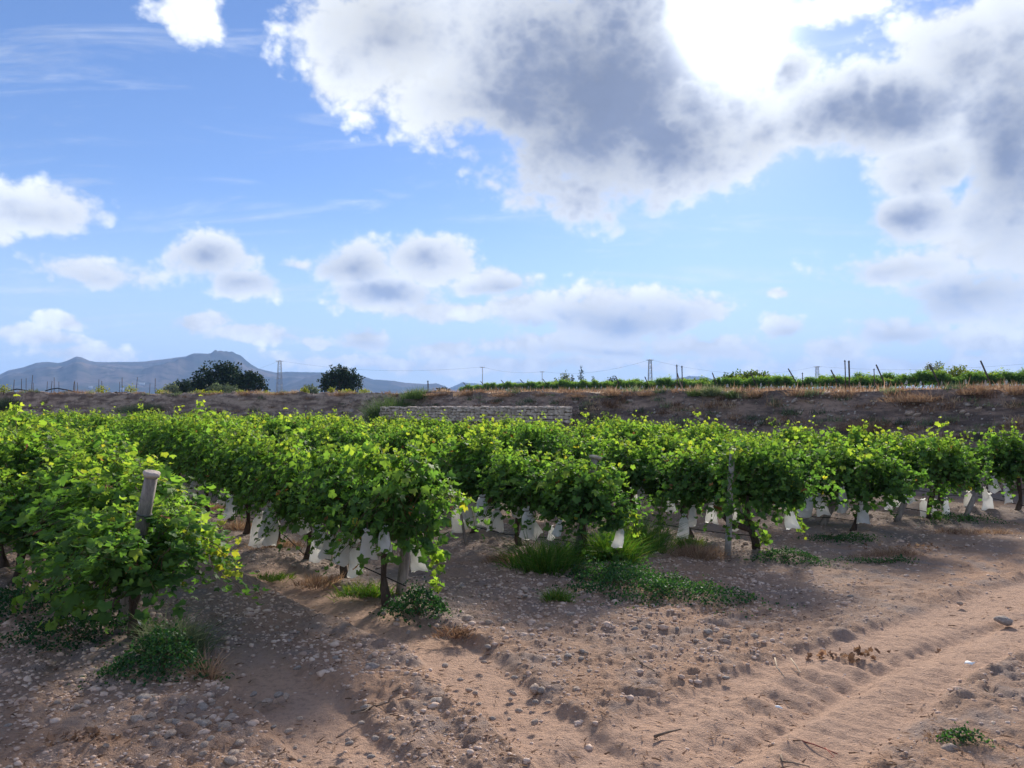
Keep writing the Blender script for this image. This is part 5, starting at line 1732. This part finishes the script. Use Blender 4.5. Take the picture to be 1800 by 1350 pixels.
crown_tree('broad_tree', 1216, 125, 663, 66, 684, 'tree_leaf', 'light green shrubs behind the pair of poles', [(-.5, .5, .5), (.1, .5, .5), (.6, .45, .45)], .3, 1800, tone=(.3, .9))


# ---------------------------------------------------------------- power line
def pylon(px, top_px, Y, half_w, label, lattice=True):
    base = terrace_pt(px, Y)
    h = at_depth(px, top_px, Y).z - base.z
    root = empty('power_pylon', base)
    if lattice:
        leg = lambda sx, sy, u_: Vector((sx * half_w * (1 - .55 * u_), sy * half_w * (1 - .55 * u_), h * u_))
        for sx in (-1, 1):
            for sy in (-1, 1):
                mb = MB(); mb.tube([tuple(leg(sx, sy, 0)), tuple(leg(sx, sy, .5)), tuple(leg(sx, sy, 1))], .10, 4)
                mb.build('leg', MAT['steel'], root, False)
        mb = MB()
        for q in range(7):
            u0, u1 = q / 7, (q + 1) / 7
            for f_ in range(4):
                c_ = [(-1, -1), (1, -1), (1, 1), (-1, 1)]
                a_, b_ = c_[f_], c_[(f_ + 1) % 4]
                mb.tube([tuple(leg(*a_, u0)), tuple(leg(*b_, u1))], .05, 3)
                mb.tube([tuple(leg(*b_, u0)), tuple(leg(*a_, u1))], .05, 3)
                mb.tube([tuple(leg(*a_, u1)), tuple(leg(*b_, u1))], .05, 3)
        mb.build('lattice_bracing', MAT['steel'], root, False)
    else:
        mb = MB(); mb.tube([(0, 0, -.2), (0, 0, h * .5), (0, 0, h)], [.22, .18, .13], 8)
        mb.build('mast', MAT['concrete'], root)
    mb = MB(); mb.tube([(-half_w * 1.3, 0, h - .3), (half_w * 1.3, 0, h - .3)], .11, 4)
    arm = mb.build('cross_arm', MAT['steel'], root, False)
    for sx in (-1.2, 0, 1.2):
        mb = MB(); mb.tube([(sx * half_w, 0, h - .3), (sx * half_w, 0, h + .3)], .09, 6)
        mb.build('insulator', MAT['whitewash'], arm)
    tag(root, label, 'pylon', 'pylons of the power line')
    return base + Vector((0, 0, h))


t1 = pylon(491, 634, 420, 1.6, 'tall lattice pylon between the pines')
t2 = pylon(848, 645, 380, .9, 'plain power pole over the left end of the terrace hedge', False)
t3 = pylon(953, 653, 400, .8, 'shorter power pole left of the skyline conifers', False)
t4 = pylon(1143, 632, 330, 1.1, 'lattice pylon above the middle of the terrace hedge')
t5 = pylon(1437, 644, 420, 1.3, 'far lattice pylon left of the tall pair of poles')


def wire(a_, b_, sag, label, r_=.03):
    mb = MB()
    mb.tube([tuple(a_.lerp(b_, u_) - Vector((0, 0, 4 * sag * u_ * (1 - u_)))) for u_ in np.linspace(0, 1, 26)], r_, 4, False)
    tag(mb.build('overhead_wire', MAT['wire']), label, 'wire', 'wires of the power line')


wire(t1, t2, 3.5, 'overhead wire from the tall pylon to the plain power pole')
wire(t2, t3, 1.6, 'overhead wire between the two plain power poles')
wire(t3, t4, 3.0, 'overhead wire rising from the shorter pole to the middle pylon')
wire(t4, t5, 5.0, 'overhead wire from the middle pylon to the far right pylon')
wire(t1, at_depth(330, 680, 500), 2.0, 'overhead wire dropping left from the tall pylon', .03)
wire(t5, at_depth(1900, 630, 300), 3.0, 'overhead wire running out at the right from the far pylon', .03)

# white sheds at the foot of the mountain
pxs, MV = MOUNT[0]
for k, (px, py, w_) in enumerate(((249, 683, 34), (214, 688, 22), (160, 689, 20), (300, 689, 18))):
    col = MV[int(np.argmin(np.abs(pxs - px)))]
    proj = np.array([HZ - FPX * (q[2] - EYE) / math.hypot(q[0], q[1]) for q in col])
    j_ = int(np.argmin(np.abs(proj[:30] - py)))
    p = Vector(col[j_])
    root = empty('white_shed', p, math.atan2(-p.x, p.y))
    mb = MB(); mb.box((0, 0, 4), (w_, 14, 14)); mb.build('wall', MAT['whitewash'], root, False)
    mb = MB()
    mb.raw([(-w_ * .52, -8, 11.1), (w_ * .52, -8, 11.1), (w_ * .52, 0, 15), (-w_ * .52, 0, 15), (-w_ * .52, 8, 11.1), (w_ * .52, 8, 11.1)], [(0, 1, 2, 3), (3, 2, 5, 4)])
    mb.build('roof', MAT['steel'], root, False)
    tag(root, f"{('widest', 'middle', 'leftmost', 'rightmost')[k]} tiny white shed on the plain below the mountain", 'building', 'sheds below the mountain')


# ---------------------------------------------------------------- twigs and litter on the track
def twig(pts, rad, mat, label, forks=()):
    c_ = on_ground(*pts[0])
    c_.z = gz(c_.x, c_.y)
    def g3(px, py, lift=.012):
        q = on_ground(px, py)
        return Vector((q.x, q.y, gz(q.x, q.y) + lift)) - c_
    root = empty('dry_twig', c_)
    mb = MB(); mb.tube([tuple(g3(*q)) for q in pts], np.linspace(rad, rad * .5, len(pts)), 6, True, .12)
    mb.build('stem', MAT[mat], root)
    for f_ in forks:
        mb = MB(); mb.tube([tuple(g3(*q, .02)) for q in f_], np.linspace(rad * .6, rad * .25, len(f_)), 5)
        mb.build('side_twig', MAT[mat], root)
    tag(root, label, 'twig', 'twigs lying on the soil')


twig([(618, 1262), (650, 1245), (683, 1228), (705, 1205)], .012, 'twig', 'long forked dry branch on the soil left of the middle', [[(640, 1250), (700, 1238), (720, 1236)], [(690, 1222), (735, 1204), (775, 1205)], [(660, 1240), (640, 1256), (622, 1268)]])
twig([(1112, 1150), (1130, 1166), (1150, 1180), (1168, 1193)], .008, 'twig', 'dark straight twig slanting on the soil in the middle', [[(1130, 1166), (1120, 1160), (1108, 1160)]])
twig([(1362, 1161), (1366, 1172), (1380, 1187)], .007, 'pale_twig', 'pale bent twig, left of two beside the wheel lane')
twig([(1390, 1157), (1400, 1167), (1407, 1173), (1397, 1180)], .007, 'pale_twig', 'pale hooked twig, right of two beside the wheel lane')
twig([(1376, 1296), (1400, 1294), (1430, 1300), (1458, 1310), (1472, 1316)], .007, 'red_twig', 'thin reddish twig curving across the lower right soil', [[(1450, 1307), (1466, 1320), (1460, 1326)]])
twig([(1372, 1322), (1376, 1334), (1395, 1342), (1422, 1344)], .008, 'twig', 'dark curled twig at the lower right below the red one')
twig([(1720, 1200), (1735, 1210), (1748, 1222)], .005, 'pale_twig', 'thin pale straw near the right edge of the track', [[(1728, 1196), (1732, 1206)]])
twig([(1150, 1290), (1175, 1284), (1198, 1280)], .010, 'twig', 'short dark stick lying in the middle wheel lane')
twig([(445, 1250), (455, 1244), (470, 1240)], .006, 'twig', 'small dark stick on the pale soil at lower left')
c = G(800, 1118)
for k in range(3):
    pts = [(770 + k * 14, 1100 + k * 4), (795 + k * 8, 1112 - k * 5), (830 - k * 8, 1122 + k * 4)]
    twig(pts, .009, 'twig', ('topmost', 'middle', 'lowest')[k] + ' cutting in the tangle of dead vine shoots near the second row', [[pts[1], (pts[1][0] + 18, pts[1][1] - 12)], [pts[1], (pts[1][0] - 16, pts[1][1] + 16)]])
blades('dry_grass_tuft', (c.x, c.y, gz(c.x, c.y)), .3, .18, .14, 260, .008, 'dry_grass', 'tangle of dead brown stalks near the second row end', 'grass', 'dry grass on the track', zfun=gzf, tone=(0, .4))


def dead_leaves(px, py, rx, ry, n, label, tone=(0, .5)):
    c_ = G(px, py); c_.z = gz(c_.x, c_.y)
    x, y = c_.x + rng.normal(0, rx, n), c_.y + rng.normal(0, ry, n)
    pos = np.stack([x, y, ground_z(x, y) + .02], 1) - np.array(c_)
    V, T, C = leaf_cloud(pos, unit(n), unit(n) * .6 + np.array([0, 0, 1]), rng.uniform(.04, .09, n), LEAFT, np.stack([rng.uniform(*tone, n), rng.random(n), x * 0], 1))
    tag(link('dead_leaves', make_mesh('dead_leaves', V, [T], MAT['dry_grass'], False, C), None, c_), label, 'leaf litter', kind='stuff')


dead_leaves(1505, 1146, .22, .05, 40, 'curled brown dead leaves in a line on the wheel lane')
dead_leaves(130, 1310, .12, .05, 26, 'reddish dead leaves on the soil at lower left')
dead_leaves(1600, 960, .5, .15, 60, 'brown dead leaves scattered below the right vines', (.1, .8))


def litter(px, py, w_, label):
    c_ = G(px, py); c_.z = gz(c_.x, c_.y) + .02
    n = 8
    V = [(0, 0, .02)] + [(w_ * math.cos(a_) * random.uniform(.7, 1.1), w_ * .55 * math.sin(a_) * random.uniform(.7, 1.1), random.uniform(0, .025)) for a_ in np.linspace(0, 2 * math.pi, n, endpoint=False)]
    V2 = [(x_, y_, z_ - .006) for x_, y_, z_ in V]
    T = [(0, 1 + k, 1 + (k + 1) % n) for k in range(n)] + [(n + 1, n + 2 + (k + 1) % n, n + 2 + k) for k in range(n)]
    T += [t_ for k in range(n) for t_ in ((1 + k, n + 2 + k, n + 2 + (k + 1) % n), (1 + k, n + 2 + (k + 1) % n, 1 + (k + 1) % n))]
    tag(link('paper_scrap', make_mesh('paper_scrap', np.array(V + V2), [np.array(T)], MAT['litter'], False), None, c_), label, 'litter')


litter(1369, 1243, .035, 'crumpled white paper scrap on the soil, right of the middle')
litter(1705, 1176, .05, 'flat greyish scrap lying by the track at right')

# ---------------------------------------------------------------- hazy air
mb = MB()
mb.box((0, 6200, 355), (25200, 12800, 720))
hz = link('haze', mb.mesh('haze', None, False))
hm = bpy.data.materials.new('haze'); hm.use_nodes = True
ht = NT(hm.node_tree); ht.n.clear()
pv = ht.add('ShaderNodeVolumePrincipled')
pv.inputs['Color'].default_value = (0.36, 0.58, 1.0, 1)
pv.inputs['Density'].default_value = 9.5e-5
pv.inputs['Anisotropy'].default_value = 0.0
ho = ht.add('ShaderNodeOutputMaterial')
ht.l.new(pv.outputs[0], ho.inputs['Volume'])
hz.data.materials.append(hm)
tag(hz, 'pale blue hazy air over the whole valley', 'haze', kind='stuff')
